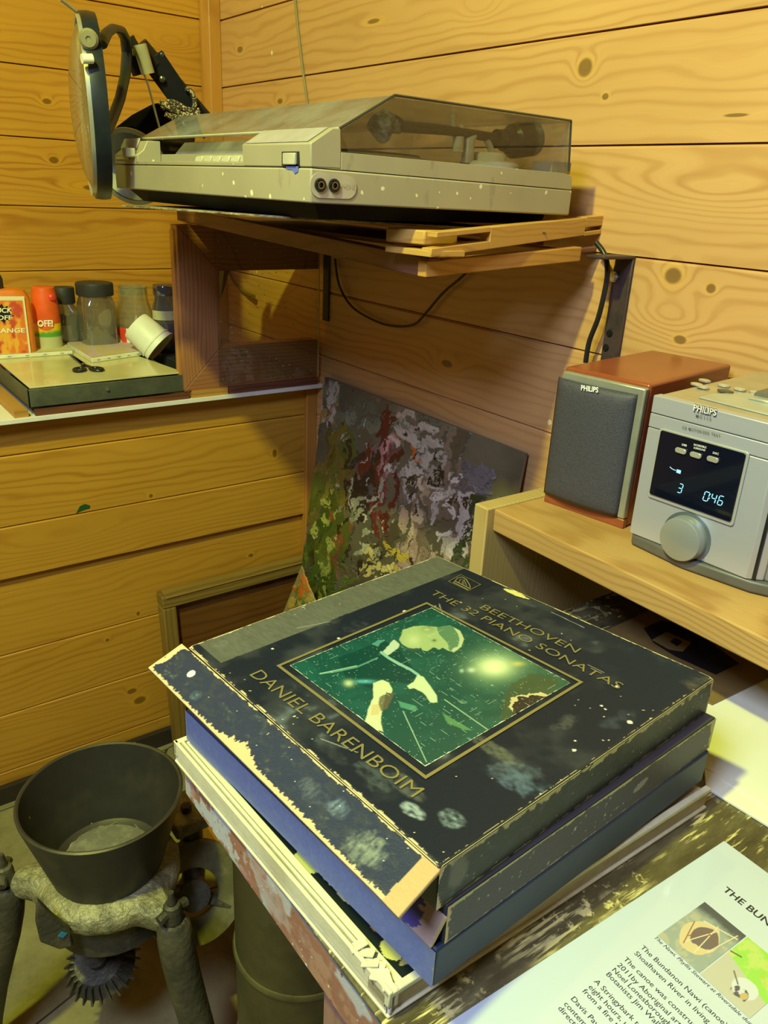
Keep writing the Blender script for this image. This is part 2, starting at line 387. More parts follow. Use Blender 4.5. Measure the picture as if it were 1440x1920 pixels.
# tray and what lies on it
tr = thing('tray', 'shallow dark grey green metal tray on the window ledge', 'tray', (-1.8, .52, ZLED+.014))
mt = dirty('tray_metal', (.075, .085, .055), (.13, .14, .09), .4, 8, .6)
x0, x1, y0, y1, zb, zt = -1.99, -1.668, .366, .698, ZLED+.015, -.402
m = MB().box((x0, y0, zb), (x1, y1, zb+.003))
m.box((x1-.004, y0, zb), (x1, y1, zt)); m.box((x0, y0, zb), (x0+.004, y1, zt)); m.box((x0, y0, zb), (x1, y0+.004, zt)); m.box((x0, y1-.004, zb), (x1, y1, zt))
m.build('body', mt, tr, bevel=.001)
p = pl(202, 731, 0, x1)
MB().lathe([(.0, .004), (.003, .003), (.004, 0)], (x1, p[1], p[2]), (1, 0, 0), 12).build('rivet', simple('rivet', (.7, .7, .6), .3, 1), tr)
gs = MB().hexa([(-2.02, .375, zt+.0005), (-1.672, .372, zt+.0005), (-1.680, .703, zt+.0005), (-2.02, .66, zt+.0005), (-2.02, .375, zt+.004), (-1.672, .372, zt+.004), (-1.680, .703, zt+.004), (-2.02, .66, zt+.004)])
t = NT('paperboard'); n = t.noise(t.obj(), 7, 4)
tag(gs.build('drawing_board', t.set(t.ramp(n, [(.35, (.60, .57, .28)), (.7, (.74, .70, .38))]), .3, Coat_Weight=.35, Coat_Roughness=.04), bevel=.0008), 'glossy yellowish board lying across the grey tray, under the scissors', 'board')
ZT = zt+.0042
def canvas(label, q, h, face):
    z0 = ZT; t = thing('canvas', label, 'canvas', (*q[0], z0))
    MB().slab(q, z0, z0+h).build('wrapped_edge', colm_canv, t, bevel=.002)
    def f(U, V):
        n = fbm(U*4, V*4, 3); n2 = fbm(U*9+5, V*9, 9); c = np.zeros(U.shape+(3,))+A(*face[0])
        c = mixc(c, face[1], sst(.45, .6, n)); c = mixc(c, face[2], sst(.52, .62, n2)); return c
    painted('painted_face', [(*A(*a), z0+h+.0004) for a in q], 60, 60, f, cm_matte, t)
    stm = simple('staple', (.25, .25, .25), .3, 1)
    e = [(q[0], q[1]), (q[1], q[2])]
    for a, b in e:
        a = A(*a, z0+h*.5); b = A(*b, z0+h*.5); d = b-a; nn = unit(A(d[1], -d[0], 0))
        for k in range(5):
            s_ = a+d*(.12+.19*k)+nn*.0006; u = unit(d)*.004
            MB().hexa([s_-u-A(0, 0, .0006), s_+u-A(0, 0, .0006), s_+u+nn*.0006-A(0, 0, .0006), s_-u+nn*.0006-A(0, 0, .0006), s_-u, s_+u, s_+u+nn*.0006, s_-u+nn*.0006]).build('staple', stm, t)
colm_canv = simple('canvas_cloth', (.80, .80, .62), .8, bump=.3, bscale=400)
cm_matte = colmat('paint_matte', .55, bump=.2)
def xy(*a): return tuple(hz(*a)[:2])
canvas('small canvas with pink and mauve paint lying nearest the tilted white tub', [xy(172, 671, ZT+.012), xy(270, 657, ZT+.012), xy(228, 636, ZT+.012), xy(124, 642, ZT+.012)], .012,
       ((.62, .52, .28), (.62, .45, .40), (.60, .50, .60)))
canvas('small pale yellow canvas lying at the left end of the tray', [xy(-40, 668, ZT+.01), xy(136, 657, ZT+.01), xy(116, 638, ZT+.01), xy(-60, 640, ZT+.01)], .010,
       ((.66, .64, .34), (.72, .70, .40), (.60, .60, .36)))
# scissors
sci = thing('scissors', 'black handled scissors lying on the glossy yellowish board', 'scissors', hz(155, 684, ZT))
ms = simple('scissor_steel', (.10, .10, .09), .3, .9)
def P(x, y): return hz(x, y, ZT+.003)
for (tip, hc, r2) in (((127, 664), (149, 693), .55), ((131, 663), (181, 692), .55)):
    a, b = P(*tip), P(157, 684); c = P(*hc); d = unit(b-a); nn = A(-d[1], d[0], 0)
    MB().prism([a, b+nn*.005, b-nn*.005], (0, 0, .002)).build('blade', ms, sci)
    m = MB(); cc = c; e = .018
    m.tube([b, b*.5+(cc-unit(cc-b)*e)*.5, cc-unit(cc-b)*e], .003, 8)
    ax1 = unit(cc-b); ax2 = A(-ax1[1], ax1[0], 0)
    m.tube([cc+ax1*e*math.cos(t_)+ax2*e*.68*math.sin(t_) for t_ in np.linspace(0, 2*math.pi, 25)], .0032, 8, cap=False)
    m.build('handle', m_blk_pl, sci)
MB().lathe([(.004, 0), (.004, .002), (0, .003)], P(157, 684)+A(0, 0, .002), n=12).build('pivot_screw', simple('sc', (.5, .5, .45), .3, 1), sci)
# ------------------------------------------------------------------ jars and bottles
m_lid = simple('jar_lid', (.03, .032, .035), .55, bump=.1)
def column(px, y0, wpx, X, zb=ZLED):
    t = pl(px, y0, 0, X); dep = np.dot(t, FW); return A(t[0], t[1], zb), t[2]-zb, wpx*dep/FPX/2
def jar(name, label, px, ytop, wpx, X, ylid, lidw, mglass, group=None, zb=ZLED, lid=m_lid, square=False, cat='jar', content=None, dense=0):
    b, H, r = column(px, ytop, wpx, X, zb); th = thing(name, label, cat, b, group)
    hl = H-(pl(px, ylid, 0, X)[2]-zb); rl = lidw/wpx*r
    n = 28
    if square:
        m = MB(); rr = []
        prof = [(r*.93, 0), (r, .006), (r, H-hl-.03), (r*.96, H-hl-.018), (rl*.9, H-hl-.004), (rl*.88, H-.006)]
        base = len(m.v); N = 32
        for k, (q, h) in enumerate(prof):
            e = 5 if k < 4 else 2
            for i in range(N):
                a = 2*math.pi*i/N; ca, sa = math.cos(a), math.sin(a); s_ = q*(abs(ca)**e+abs(sa)**e)**(-1/e)*(.93 if e == 5 else 1)
                m.v.append((b[0]+s_*ca, b[1]+s_*sa, b[2]+h))
        for i in range(len(prof)-1):
            for k in range(N): m.f.append((i*N+k, i*N+(k+1) % N, (i+1)*N+(k+1) % N, (i+1)*N+k))
        m.f.append(tuple(range(N))[::-1])
        m.build('glass', mglass, th)
    else:
        MB().lathe([(r*.85, 0), (r*.97, .006), (r, .02), (r, (H-hl)*.62), (r*.93, (H-hl)*.80), (rl*.93, (H-hl)*.93), (rl*.92, H-.004), (rl*.97, H-.002), (rl*.97, H), (rl*.88, H), (rl*.86, H-.02)], b, n=n, cap=False).build('glass', mglass, th)
    if lid:
        MB().lathe([(rl, H-hl), (rl*1.03, H-hl+.002), (rl*1.03, H-.003), (rl*.98, H), (0, H)], b, n=36).build('lid', lid, th, bevel=.0005)
    if content:
        mc, f0 = content
        MB().lathe([(r*.9, .004), (r*.9, (H-hl)*f0), (0, (H-hl)*f0+.002)], b, n=24).build('contents', mc, th)
    return th, b, H, r
g_smoky = clear('jar_glass', (.62, .63, .58), .35, .08, .30, (.42, .42, .34))
g_clear = clear('clear_glass', (.88, .92, .84), .3, .05, .22, (.62, .66, .48))
jar('jar', 'square shouldered glass jar with a wide black lid, larger of the two black lidded jars', 176, 529, 67, -2.03, 553, 66, g_smoky, 'black lidded storage jars', square=True, content=(simple('residue', (.30, .29, .22), .8), .5))
jar('jar', 'narrower glass jar with a black lid behind the orange spray can', 117, 538, 50, -2.09, 568, 40, g_smoky, 'black lidded storage jars', square=True, content=(simple('residue2', (.12, .115, .09), .8), .8))
jg, b, H, r = jar('jar', 'rounded clear glass jar without a lid, half hidden by the tilted white tub', 248, 536, 70, -2.03, 552, 57, g_clear, lid=None, content=(simple('cloudy', (.52, .56, .38), .8), .42))
def wrap(name, b, r, z0, z1, a0, a1, mat, parent, n=20):
    m = MB(); vs_ = []
    for k in range(n+1):
        a = a0+(a1-a0)*k/n
        for z in (z0, z1): vs_.append((b[0]+r*math.cos(a), b[1]+r*math.sin(a), z))
    return m.add(vs_, [(2*i, 2*i+2, 2*i+3, 2*i+1) for i in range(n)]).build(name, mat, parent)
vang = math.atan2(-b[1], -b[0])
wrap('label_sticker', b, r+.0006, b[2]+.055, b[2]+.105, vang-1.5, vang-.3, m_white, jg)
m = MB(); vs_ = []
for k in range(9):
    a = vang-1.45+k*.12
    vs_ += [(b[0]+(r+.0012)*math.cos(a), b[1]+(r+.0012)*math.sin(a), b[2]+.104-k*.006), (b[0]+(r+.0012)*math.cos(a), b[1]+(r+.0012)*math.sin(a), b[2]+.106)]
m.add(vs_, [(2*i, 2*i+2, 2*i+3, 2*i+1) for i in range(8)]).build('red_corner', simple('red_print', (.75, .07, .03), .4), jg)
bx = MB().box((-2.02, .735, ZLED), (-1.80, .90, ZLED+.055))
tag(bx.build('tin_box', dirty('tin', (.03, .033, .03), (.10, .10, .07), .4, 10, .5), bevel=.002), 'low dark tin box on the ledge under the blue tinted jar', 'box')
m_navy = simple('ink', (.03, .06, .14), .5)
jb, b, H, r = jar('jar', 'blue tinted glass jar at the right end of the row beside the wooden frame', 308, 534, 52, -1.93, 553, 42, clear('blue_glass', (.40, .50, .56), .35, .06, .25, (.25, .32, .36)), lid=clear('blue_cap', (.25, .32, .38), .4, .1, .5, (.16, .20, .25)), content=(m_navy, .45), zb=ZLED+.0555)
wrap('label_sticker', b, r+.0008, pl(308, 597, 0, -1.93)[2], pl(308, 580, 0, -1.93)[2], vang-1.2, vang+1.2, simple('yellowed_label', (.55, .55, .30), .6), jb)
# spray can
b, H, r = column(80, 537, 50, -2.03); can = thing('spray_can', 'orange capped insect spray can with a yellow and green label', 'spray can', b)
def fcan(U, V):
    c = np.zeros(U.shape+(3,))+A(.90, .62, .02)
    n = fbm(U*14, V*6, 4)
    vg = (pl(80, 618, 0, -2.03)[2]-ZLED)/(H*.60)+.06; c = mixc(c, (.10, .36, .05), sst(vg+.03, vg-.05, V+.12*n))
    c = mixc(c, (.55, .55, .30), sst(vg-.16, vg-.18, V))
    return c
hb = H*.60; n = 48
ob = painted('label', [(0, 0, 0), (1, 0, 0), (1, 0, 1), (0, 0, 1)], 97, 60, fcan, colmat('can_print', .35), can)
co = np.zeros(97*60*3, 'f'); ob.data.vertices.foreach_get('co', co); co = co.reshape(-1, 3)+b
uu, vv = co[:, 0].copy(), co[:, 2].copy(); an = uu*2*math.pi+vang+math.pi
co = np.stack([np.cos(an)*r, np.sin(an)*r, vv*hb], 1); ob.data.vertices.foreach_set('co', co.astype('f').ravel()); ob.data.update()
mor = simple('orange_cap', (.85, .13, .02), .4)
MB().lathe([(r*.99, hb), (r*1.01, hb+.002), (r*.98, hb+.03), (r*.86, H-.012), (r*.80, H-.002), (r*.72, H), (0, H)], b, n=32).build('cap', mor, can)
vd = unit(A(-b[0], -b[1], 0)); sd = A(-vd[1], vd[0], 0)
MB().lathe([(.007, 0), (.009, .008), (.006, .012), (0, .013)], b+A(0, 0, H-.022)+unit(vd*.8+sd*.6)*r*.72, unit(vd*.8+sd*.6), 16).build('nozzle', simple('noz', (.8, .06, .05), .4), can)
zc = pl(74, 603, 0, -2.03)[2]
m = MB(); q = []
def on_cyl(b, r, s_, z): a = vang+s_/r; return (b[0]+r*math.cos(a), b[1]+r*math.sin(a), z)
ring = [on_cyl(b, r+.0008, .021*math.cos(a), zc+.017*math.sin(a)) for a in np.linspace(0, 2*math.pi, 33)[:-1]]
ctr = on_cyl(b, r+.0008, 0, zc)
MB().add([ctr]+ring, [(0, i+1, (i+1) % 32+1) for i in range(32)]).build('round_badge', mor, can)
text('OFF!', .016, A(*on_cyl(b, r+.0022, 0, zc-.0055)), sd, (0, 0, 1), simple('wt', (.95, .95, .9), .5), can, width=.0, align='CENTER', off=.03) if 0 else text('OFF!', .021, A(*on_cyl(b, r+.0022, 0, zc-.007)), sd, (0, 0, 1), simple('white_print', (.95, .95, .9), .5), can, width=.034, align='CENTER', off=.03)
# orange hand cleaner bottle
b, H, r = column(20, 510, 74, -2.0); b = A(*pl(14, 545, 0, -2.0)[:2], ZLED)
H = pl(14, 512, 0, -2.0)[2]-ZLED; hb = pl(20, 540, 0, -2.0)[2]-ZLED; fr = frame(b, math.atan2(sd[1], sd[0]))
ob = thing('bottle', 'orange hand cleaner bottle with a black cap at the left end of the row', 'bottle', b)
m = MB(); N = 40; prof = [(.92, .90, 0), (1, 1, .006), (1, 1, hb*.75), (.97, .97, hb*.9), (.8, .85, hb*.985), (.45, .6, hb)]
Wb, Db = .058, .026
for (a_, c_, h) in prof:
    for i in range(N):
        t_ = 2*math.pi*i/N; ca, sa = math.cos(t_), math.sin(t_); s_ = (abs(ca)**4+abs(sa)**4)**-.25
        m.v.append(tuple(fr(Wb*a_*ca*s_-.012, Db*c_*sa*s_, h)))
for i in range(len(prof)-1):
    for k in range(N): m.f.append((i*N+k, i*N+(k+1) % N, (i+1)*N+(k+1) % N, (i+1)*N+k))
m.f += [tuple(range(N))[::-1], tuple(range((len(prof)-1)*N, len(prof)*N))]
m.build('body', simple('orange_plastic', (.85, .22, .02), .35), ob)
cb = fr(-.026, 0, hb)
MB().lathe([(.019, -.001), (.019, H-hb-.012), (.015, H-hb-.002), (0, H-hb)], cb, n=24).build('cap', m_lid, ob)
def flab(U, V):
    n = fbm(U*5, V*5, 2); c = np.zeros(U.shape+(3,))+A(.80, .20, .03); c = mixc(c, (.85, .42, .05), sst(.45, .6, n)); c = mixc(c, (.6, .08, .04), sst(.55, .66, fbm(U*6+9, V*6, 5)))
    e = np.minimum(np.minimum(U, 1-U), np.minimum(V, 1-V)); return mixc(c, (.80, .76, .50), (e < .05).astype(float))
yf = -Db-.0012
painted('label', [fr(-.062, yf, .02), fr(.034, yf, .02), fr(.034, yf, hb*.93), fr(-.062, yf, hb*.93)], 60, 70, flab, colmat('blabel', .35), ob)
m = MB(); rnd = random.Random(4)
cx, cz = -.018, hb*.58+.036; star = [fr(cx+(.026 if k % 2 else .019)*rnd.uniform(.85, 1.15)*math.cos(k*math.pi/11), yf-.0006, cz+(.022 if k % 2 else .015)*math.sin(k*math.pi/11)) for k in range(22)]
m.add([fr(cx, yf-.0006, cz)]+star, [(0, i+1, (i+1) % 22+1) for i in range(22)]).build('black_splash', m_blk_pl, ob)
wm = simple('cream_print', (.92, .88, .7), .5)
for s_, x, z, sz, wd in (('MUCK', -.040, cz+.002, .015, .044), ('OFF', -.028, cz-.014, .014, .030), ('ORANGE', -.052, cz-.043, .014, .078)):
    text(s_, sz, fr(x, yf-.0012, z), fr(1, 0, 0)-fr(0, 0, 0), A(0, 0, 1)+.12*(fr(1, 0, 0)-fr(0, 0, 0)), wm, ob, width=wd, off=.02)
# tipped white tub
a0 = pl(254, 610, 0, -1.90); a1 = pl(299, 650, 0, -1.86)
ax = unit(a1-a0); L = np.linalg.norm(a1-a0)
tub = thing('plastic_tub', 'empty white plastic tub tipped on its side against the jars', 'tub', a1)
r = .040
MB().lathe([(0, 0), (r*.90, 0), (r*.94, .003), (r*1.02, L-.016), (r*1.10, L-.014), (r*1.10, L-.011), (r*1.04, L-.010), (r*1.08, L), (r*1.14, L+.001), (r*1.14, L+.003), (r*1.03, L+.003), (r*.99, L-.02), (r*.9, .004), (0, .004)], a0, ax, 48).build('body', simple('white_plastic', (.80, .84, .74), .45, var=.05), tub)
# ------------------------------------------------------------------ glazed frame standing on the ledge
m_frame = wood('cedar_frame', (.52, .24, .10), (.30, .12, .05), 'z', 110, .42, cross='y', wob=.006)
m_frame_h = wood('cedar_rail', (.46, .20, .08), (.26, .10, .04), 'y', 110, .42, wob=.006)
fz = ZLED+.017; ft = -.085; fy0, fy1 = .695, 1.045; fx = -1.662
gf = thing('picture_frame', 'mitred brown wooden frame with clear glass standing on the ledge in the corner', 'frame', (fx-.02, .87, fz))
wd = .094; q = [(fy0, fz), (fy1, fz), (fy1, fz+wd), (fy0+wd, fz+wd)]
MB().prism([(fx, a, b) for a, b in q], (-.034, 0, 0)).build('bottom_rail', m_frame_h, gf, bevel=.0015)
q = [(fy0, fz+.0005), (fy0+wd-.0003, fz+wd+.0005), (fy0+wd-.0003, ft-wd), (fy0, ft-.0005)]
MB().prism([(fx, a, b) for a, b in q], (-.034, 0, 0)).build('stile', m_frame, gf, bevel=.0015)
q = [(fy0, ft), (fy0+wd, ft-wd), (fy1, ft-wd), (fy1, ft)]
MB().prism([(fx, a, b) for a, b in q], (-.034, 0, 0)).build('top_rail', m_frame_h, gf, bevel=.0015)
m = MB().box((fx-.030, fy0-.004, fz+.002), (fx-.012, fy0, ft-.01)); m.build('side_strip', wood('orange_strip', (.62, .30, .10), (.40, .17, .05), 'z', 90, .5, cross='x'), gf)
m = MB().box((fx+.001, fy0+wd-.01, fz+.006), (fx+.004, fy1, ft-.004)); m.build('glass_pane', clear('pane_glass', (.95, .96, .88), .08, .02, .015, (.6, .6, .35), (60, .12)), gf)
MB().box((fx+.0008, fy1-.0005, fz+.006), (fx+.0042, fy1+.0012, ft-.004)).build('glass_edge', simple('glass_edge', (.62, .60, .34), .3), gf)
# ------------------------------------------------------------------ wall brackets, shelf, boards
def bolt(o, n, r, mat, parent): MB().lathe([(r, 0), (r, .003), (r*.7, .0055), (0, .006)], o, n, 6).build('bolt', mat, parent)
m_steel = simple('zinc', (.65, .65, .6), .35, .9)
m_iron = dirty('bracket_iron', (.085, .055, .06), (.03, .03, .03), .5, 20, .5, .3, specks=(80, .15, .05, (.6, .6, .5), 0))
def bracket(xc, ztop, zbot, wdt, yend, label, mat):
    b = thing('shelf_bracket', label, 'bracket', (xc, YW-.004, zbot), 'iron brackets under the shelf')
    pts = [(xc, YW-.004, zbot), (xc, YW-.004, ztop-.02)]+[(xc, YW-.004-.018*math.sin(a), ztop-.02+.018*(1-math.cos(a))/1 if 0 else ztop-.02+.018*math.sin(a)) for a in (.3, .6)]
    m = MB().box((xc-wdt/2, YW-.006, zbot), (xc+wdt/2, YW-.0005, ztop-.004)); m.build('wall_arm', mat, b, bevel=.0015)
    m = MB().box((xc-wdt/2, yend, ztop-.005), (xc+wdt/2, YW-.0005, ztop)); m.build('shelf_arm', mat, b, bevel=.0015)
    return b
B1 = bracket(-.800, -.0735, -.285, .034, .985, 'brown iron angle bracket behind the speaker under the right end of the shelf', m_iron)
p = pl(1152, 519, 1, YW-.006); bolt(p, (0, -1, 0), .009, m_steel, B1)
for q in ((1143, 625), (1136, 652)):
    p = pl(*q, 1, YW-.006); MB().lathe([(.006, 0), (.005, .002), (0, .0022)], p, (0, -1, 0), 16).build('screw', m_black, B1)
B2 = bracket(-1.645, -.0735, -.298, .024, .76, 'dark iron angle bracket in the corner beside the glass edge', simple('iron2', (.07, .065, .05), .5, .3))
# shelf made of an old frame: front rail and end rail
sh = thing('shelf', 'brown wooden shelf under the turntable carried by the iron brackets', 'shelf', (-1.25, .88, -.104))
n0 = pl(800, 522, 1, .700); l0 = pl(332, 413, 1, .720)
m_shelf = wood('shelf_brown', (.24, .10, .055), (.12, .045, .03), 'x', 60, .5, specks=(40, .1, .05, (.7, .7, .5), 2.))
def bar(a, b, up, back, mat, name, parent, bevel=.0015):
    a, b, up, back = A(*a), A(*b), A(*up), A(*back)
    return MB().hexa([a, b, b+back, a+back, a+up, b+up, b+back+up, a+back+up]).build(name, mat, parent, bevel=bevel)
bar(l0, n0, (0, 0, .026), (0, .022, 0), m_shelf, 'front_rail', sh)
e0 = A(*n0)+A(.001, -.003, .001); e1 = pl(1088, 490, 0, n0[0]+.004)
bar(e0, e1, (0, 0, .021), (-.018, 0, 0), m_yel, 'end_strip', sh)
bar(A(*n0)+A(-.022, .022, .006), (n0[0]-.004, 1.045, -.073), (0, 0, .008), (-.02, 0, 0), m_shelf, 'end_rail', sh)
m = MB().slab([(-1.655, .735), (-.965, .735), (-.965, 1.05), (-1.655, 1.05)], -.072, -.066)
m.build('board', m_shelf, sh)
# yellow stretcher frame on top of the right end
zs = -.060
sf = thing('stretcher_frame', 'yellow pine canvas stretcher lying on the shelf under the turntable', 'stretcher frame', (-.85, .80, zs))
m_y2 = wood('stretcher_pine', (.66, .40, .10), (.46, .24, .05), 'y', 120, .5)
m_y3 = wood('stretcher_pine_x', (.66, .40, .10), (.46, .24, .05), 'x', 120, .5)
a = pl(808, 483, 0, -.815); b = pl(1153, 433, 0, -.86)
# long side bar with open mortise slots at both ends
up1 = pl(808, 460, 0, -.815)-a; up2 = pl(1153, 421, 0, -.86)-b
T = lambda s_: a+(b-a)*s_
def seg(s0, s1, f0, f1, name='side_bar', back=-.020, out=0):
    p0, p1 = T(s0)+A(out, 0, 0), T(s1)+A(out, 0, 0); u0 = up1+(up2-up1)*s0; u1 = up1+(up2-up1)*s1
    return MB().hexa([p0+u0*f0, p1+u1*f0, p1+u1*f0+A(back, 0, 0), p0+u0*f0+A(back, 0, 0), p0+u0*f1, p1+u1*f1, p1+u1*f1+A(back, 0, 0), p0+u0*f1+A(back, 0, 0)])
up1 = A(0, 0, .030); up2 = A(0, 0, .024)
m = seg(.27, .80, 0, 1); m2 = seg(.0, .27, 0, .36); m.add(m2.v, m2.f); m2 = seg(.80, 1, .45, 1.05); m.add(m2.v, m2.f); m2 = seg(.80, 1, -.05, .2); m.add(m2.v, m2.f)
m2 = seg(.02, .27, .78, 1.); m.add(m2.v, m2.f)
m.build('side_bar', m_y2, sf, bevel=.0008)
# end bar across the front, butting towards the left
q0 = pl(722, 468, 1, .672); q1 = T(.04)
MB().hexa([A(q0[0], q0[1], a[2]), A(a[0]-.002, a[1], a[2]), A(a[0]-.002, a[1]+.06, a[2]), A(q0[0], q0[1]+.06, a[2]), A(q0[0], q0[1], a[2]+.008), A(a[0]-.002, a[1], a[2]+.008), A(a[0]-.002, a[1]+.06, a[2]+.008), A(q0[0], q0[1]+.06, a[2]+.008)]).build('end_bar', m_y3, sf, bevel=.001)
MB().hexa([A(q0[0], q0[1], a[2]+.013), A(a[0]-.03, a[1]+.012, a[2]+.013), A(a[0]-.03, a[1]+.07, a[2]+.013), A(q0[0], q0[1]+.06, a[2]+.013), A(q0[0], q0[1], a[2]+.031), A(a[0]-.03, a[1]+.012, a[2]+.031), A(a[0]-.03, a[1]+.07, a[2]+.031), A(q0[0], q0[1]+.06, a[2]+.031)]).build('tenon_block', m_y3, sf, bevel=.002)
# thin paint-crusted board
pa = pl(228, 388, 1, .50); pb = pl(530, 410, 1, .545); pc = pl(1022, 438, 0, -.838)
t = NT('crusted'); n = t.noise(t.map(t.obj(), (1, 1, 3)), 40, 5, .7)
c = t.ramp(n, [(.3, (.05, .04, .03)), (.45, (.22, .17, .09)), (.6, (.45, .40, .22)), (.72, (.7, .66, .4))]); t.bump(n, .6, .003)
pz = [A(*pa), A(*pb), A(*pc), A(-.87, .96, pc[2]-.002), A(-1.58, .96, pa[2])]
m = MB().prism(pz, (0, 0, .003))
brd = tag(m.build('thin_board', t.set(c, .6), bevel=.0008), 'thin paint crusted board between the turntable and the shelf, sticking out at the left', 'board')
# ------------------------------------------------------------------ music centre with turntable
S = 1.40; XT = -.850; YT = pl(583, 380, 0, XT)[1]; XTL = -1.51
mc = thing('turntable', 'beige music centre with a turntable under a smoked cover on the shelf', 'turntable', ((XT+XTL)/2, .76, -.040))
t = NT('beige'); n = t.noise(t.obj(), 6, 5); c = t.ramp(n, [(.3, (.34, .31, .21)), (.7, (.41, .38, .26))])
c = t.specks(c, 60, .26, .22, (.80, .79, .52), 1.); c = t.specks(c, 30, .16, .05, (.06, .06, .06), 5.); c = t.mix(t.mr(t.noise(t.map(t.obj(), (14, 14, 5)), 2.2, 5, .7), .60, .68, 0, .55), c, (.24, .22, .17))
m_bei = t.set(c, .42)
m_beid = simple('beige_dark', (.30, .27, .20), .45); m_cream = simple('cream_plastic', (.50, .49, .36), .45)
def sp(x, y): q = pl(x, y, 0, XT); return (q[1], q[2])
prof = [sp(583, 381), sp(1067, 404), sp(1073, 331), sp(1060, 325), sp(657, 287), sp(640, 240), sp(625, 239), sp(583, 268)]
def sect(prof, x0, x1): return [(x0, a, b) for a, b in prof], (x1-x0, 0, 0)
yz = prof
# lower plinth and upper body split by a seam
def zat(y, p0, p1): return p0[1]+(p1[1]-p0[1])*(y-p0[0])/(p1[0]-p0[0])
s0, s1 = sp(583, 315), sp(1073, 357)
MB().prism([(XT, *prof[0]), (XT, *prof[1]), (XT, *s1), (XT, *s0)], (XTL-XT, 0, .0)).build('plinth', m_bei, mc, bevel=.002)
g = .0009
XR = -1.02   # right of this the front is a flat housing, left of it the control well
up_prof = [(XT-.0008, s0[0]+.001, s0[1]+g), (XT-.0008, s1[0]-.001, s1[1]+g), (XT-.0008, *prof[2]), (XT-.0008, *prof[3]), (XT-.0008, *prof[4]), (XT-.0008, prof[4][0]-.012, prof[4][1])]
ydk = prof[4][0]-.012
MB().prism(up_prof[:2]+up_prof[2:5]+[(XT-.0008, ydk, prof[4][1]), (XT-.0008, ydk, s0[1]+g)], (XTL-XT+.0016, 0, 0)).build('deck', m_bei, mc, bevel=.0015)
hp = [(s0[0]+.001, s0[1]+g), (ydk, s0[1]+g), (ydk, prof[4][1]), prof[5], prof[6], prof[7]]
MB().prism([(XT-.0008, *q) for q in hp], (XR-XT, 0, 0)).build('control_housing', m_bei, mc, bevel=.0015)
# silver topped panel of the housing
m_sil = simple('silver_panel', (.55, .57, .62), .35, .4)
f0, f1 = A(0, *prof[7]), A(0, *prof[6]); nz = unit(np.cross(A(1, 0, 0), f1-f0))*.0008
if nz[2] < 0: nz = -nz
MB().add([A(XT-.010, 0, 0)+f0*.93+f1*.07+nz, A(XR+.004, 0, 0)+f0*.93+f1*.07+nz, A(XR+.004, 0, 0)+f1+nz, A(XT-.010, 0, 0)+f1+nz], [(0, 1, 2, 3)]).build('top_panel', m_sil, mc)
# left housing (cassette side)
XLH = -1.40
zc_ = sp(583, 268)[1]
hp2 = [(s0[0]+.001, s0[1]+g), (ydk, s0[1]+g), (ydk, prof[4][1]+.02), (prof[6][0]-.01, prof[6][1]-.006), (s0[0]+.012, zc_-.002), (s0[0]+.001, zc_-.010)]
MB().prism([(XTL+.0008, *q) for q in hp2], (XLH-XTL, 0, 0)).build('tape_housing', m_bei, mc, bevel=.0015)
MB().box((XTL+.012, s0[0]-.0012, s0[1]+.008), (XLH-.035, s0[0]+.002, zc_-.014)).build('tape_door', m_cream, mc, bevel=.001)
a_, b_ = A(0, hp2[4][0], hp2[4][1]+.001), A(0, hp2[3][0], hp2[3][1]+.001)
MB().hexa([A(XTL+.004, 0, 0)+a_, A(XLH-.03, 0, 0)+a_, A(XLH-.03, 0, 0)+b_, A(XTL+.004, 0, 0)+b_, A(XTL+.004, 0, .004)+a_, A(XLH-.03, 0, .004)+a_, A(XLH-.03, 0, .004)+b_, A(XTL+.004, 0, .004)+b_]).build('tape_lid', m_cream, mc, bevel=.001)
MB().box((XLH-.028, s0[0]-.014, s0[1]+.012), (XLH-.008, s0[0]+.002, s0[1]+.026)).build('slider_knob', m_cream, mc, bevel=.002)
# control well with tuning scale and push buttons
zw = zc_-.020
MB().box((XLH-.004, s0[0]+.001, s0[1]+g), (XR+.004, ydk, zw)).build('control_well', m_bei, mc, bevel=.001)
zt_ = zw+.034
MB().hexa([(XLH, s0[0]+.055, zw+.002), (XR, s0[0]+.055, zw+.002), (XR, s0[0]+.10, zw+.002), (XLH, s0[0]+.10, zw+.002), (XLH, s0[0]+.085, zt_), (XR, s0[0]+.085, zt_), (XR, s0[0]+.10, zt_), (XLH, s0[0]+.10, zt_)]).build('tuning_scale', simple('scale', (.62, .64, .58), .3), mc, bevel=.002)
for k in range(6):
    x = XR-.022-k*.029
    MB().hexa([(x-.012, s0[0]+.012, zw), (x+.012, s0[0]+.012, zw), (x+.012, s0[0]+.034, zw), (x-.012, s0[0]+.034, zw), (x-.012, s0[0]+.015, zw+.008), (x+.012, s0[0]+.015, zw+.008), (x+.012, s0[0]+.034, zw+.011), (x-.012, s0[0]+.034, zw+.011)]).build('push_button', m_cream, mc, bevel=.0015)
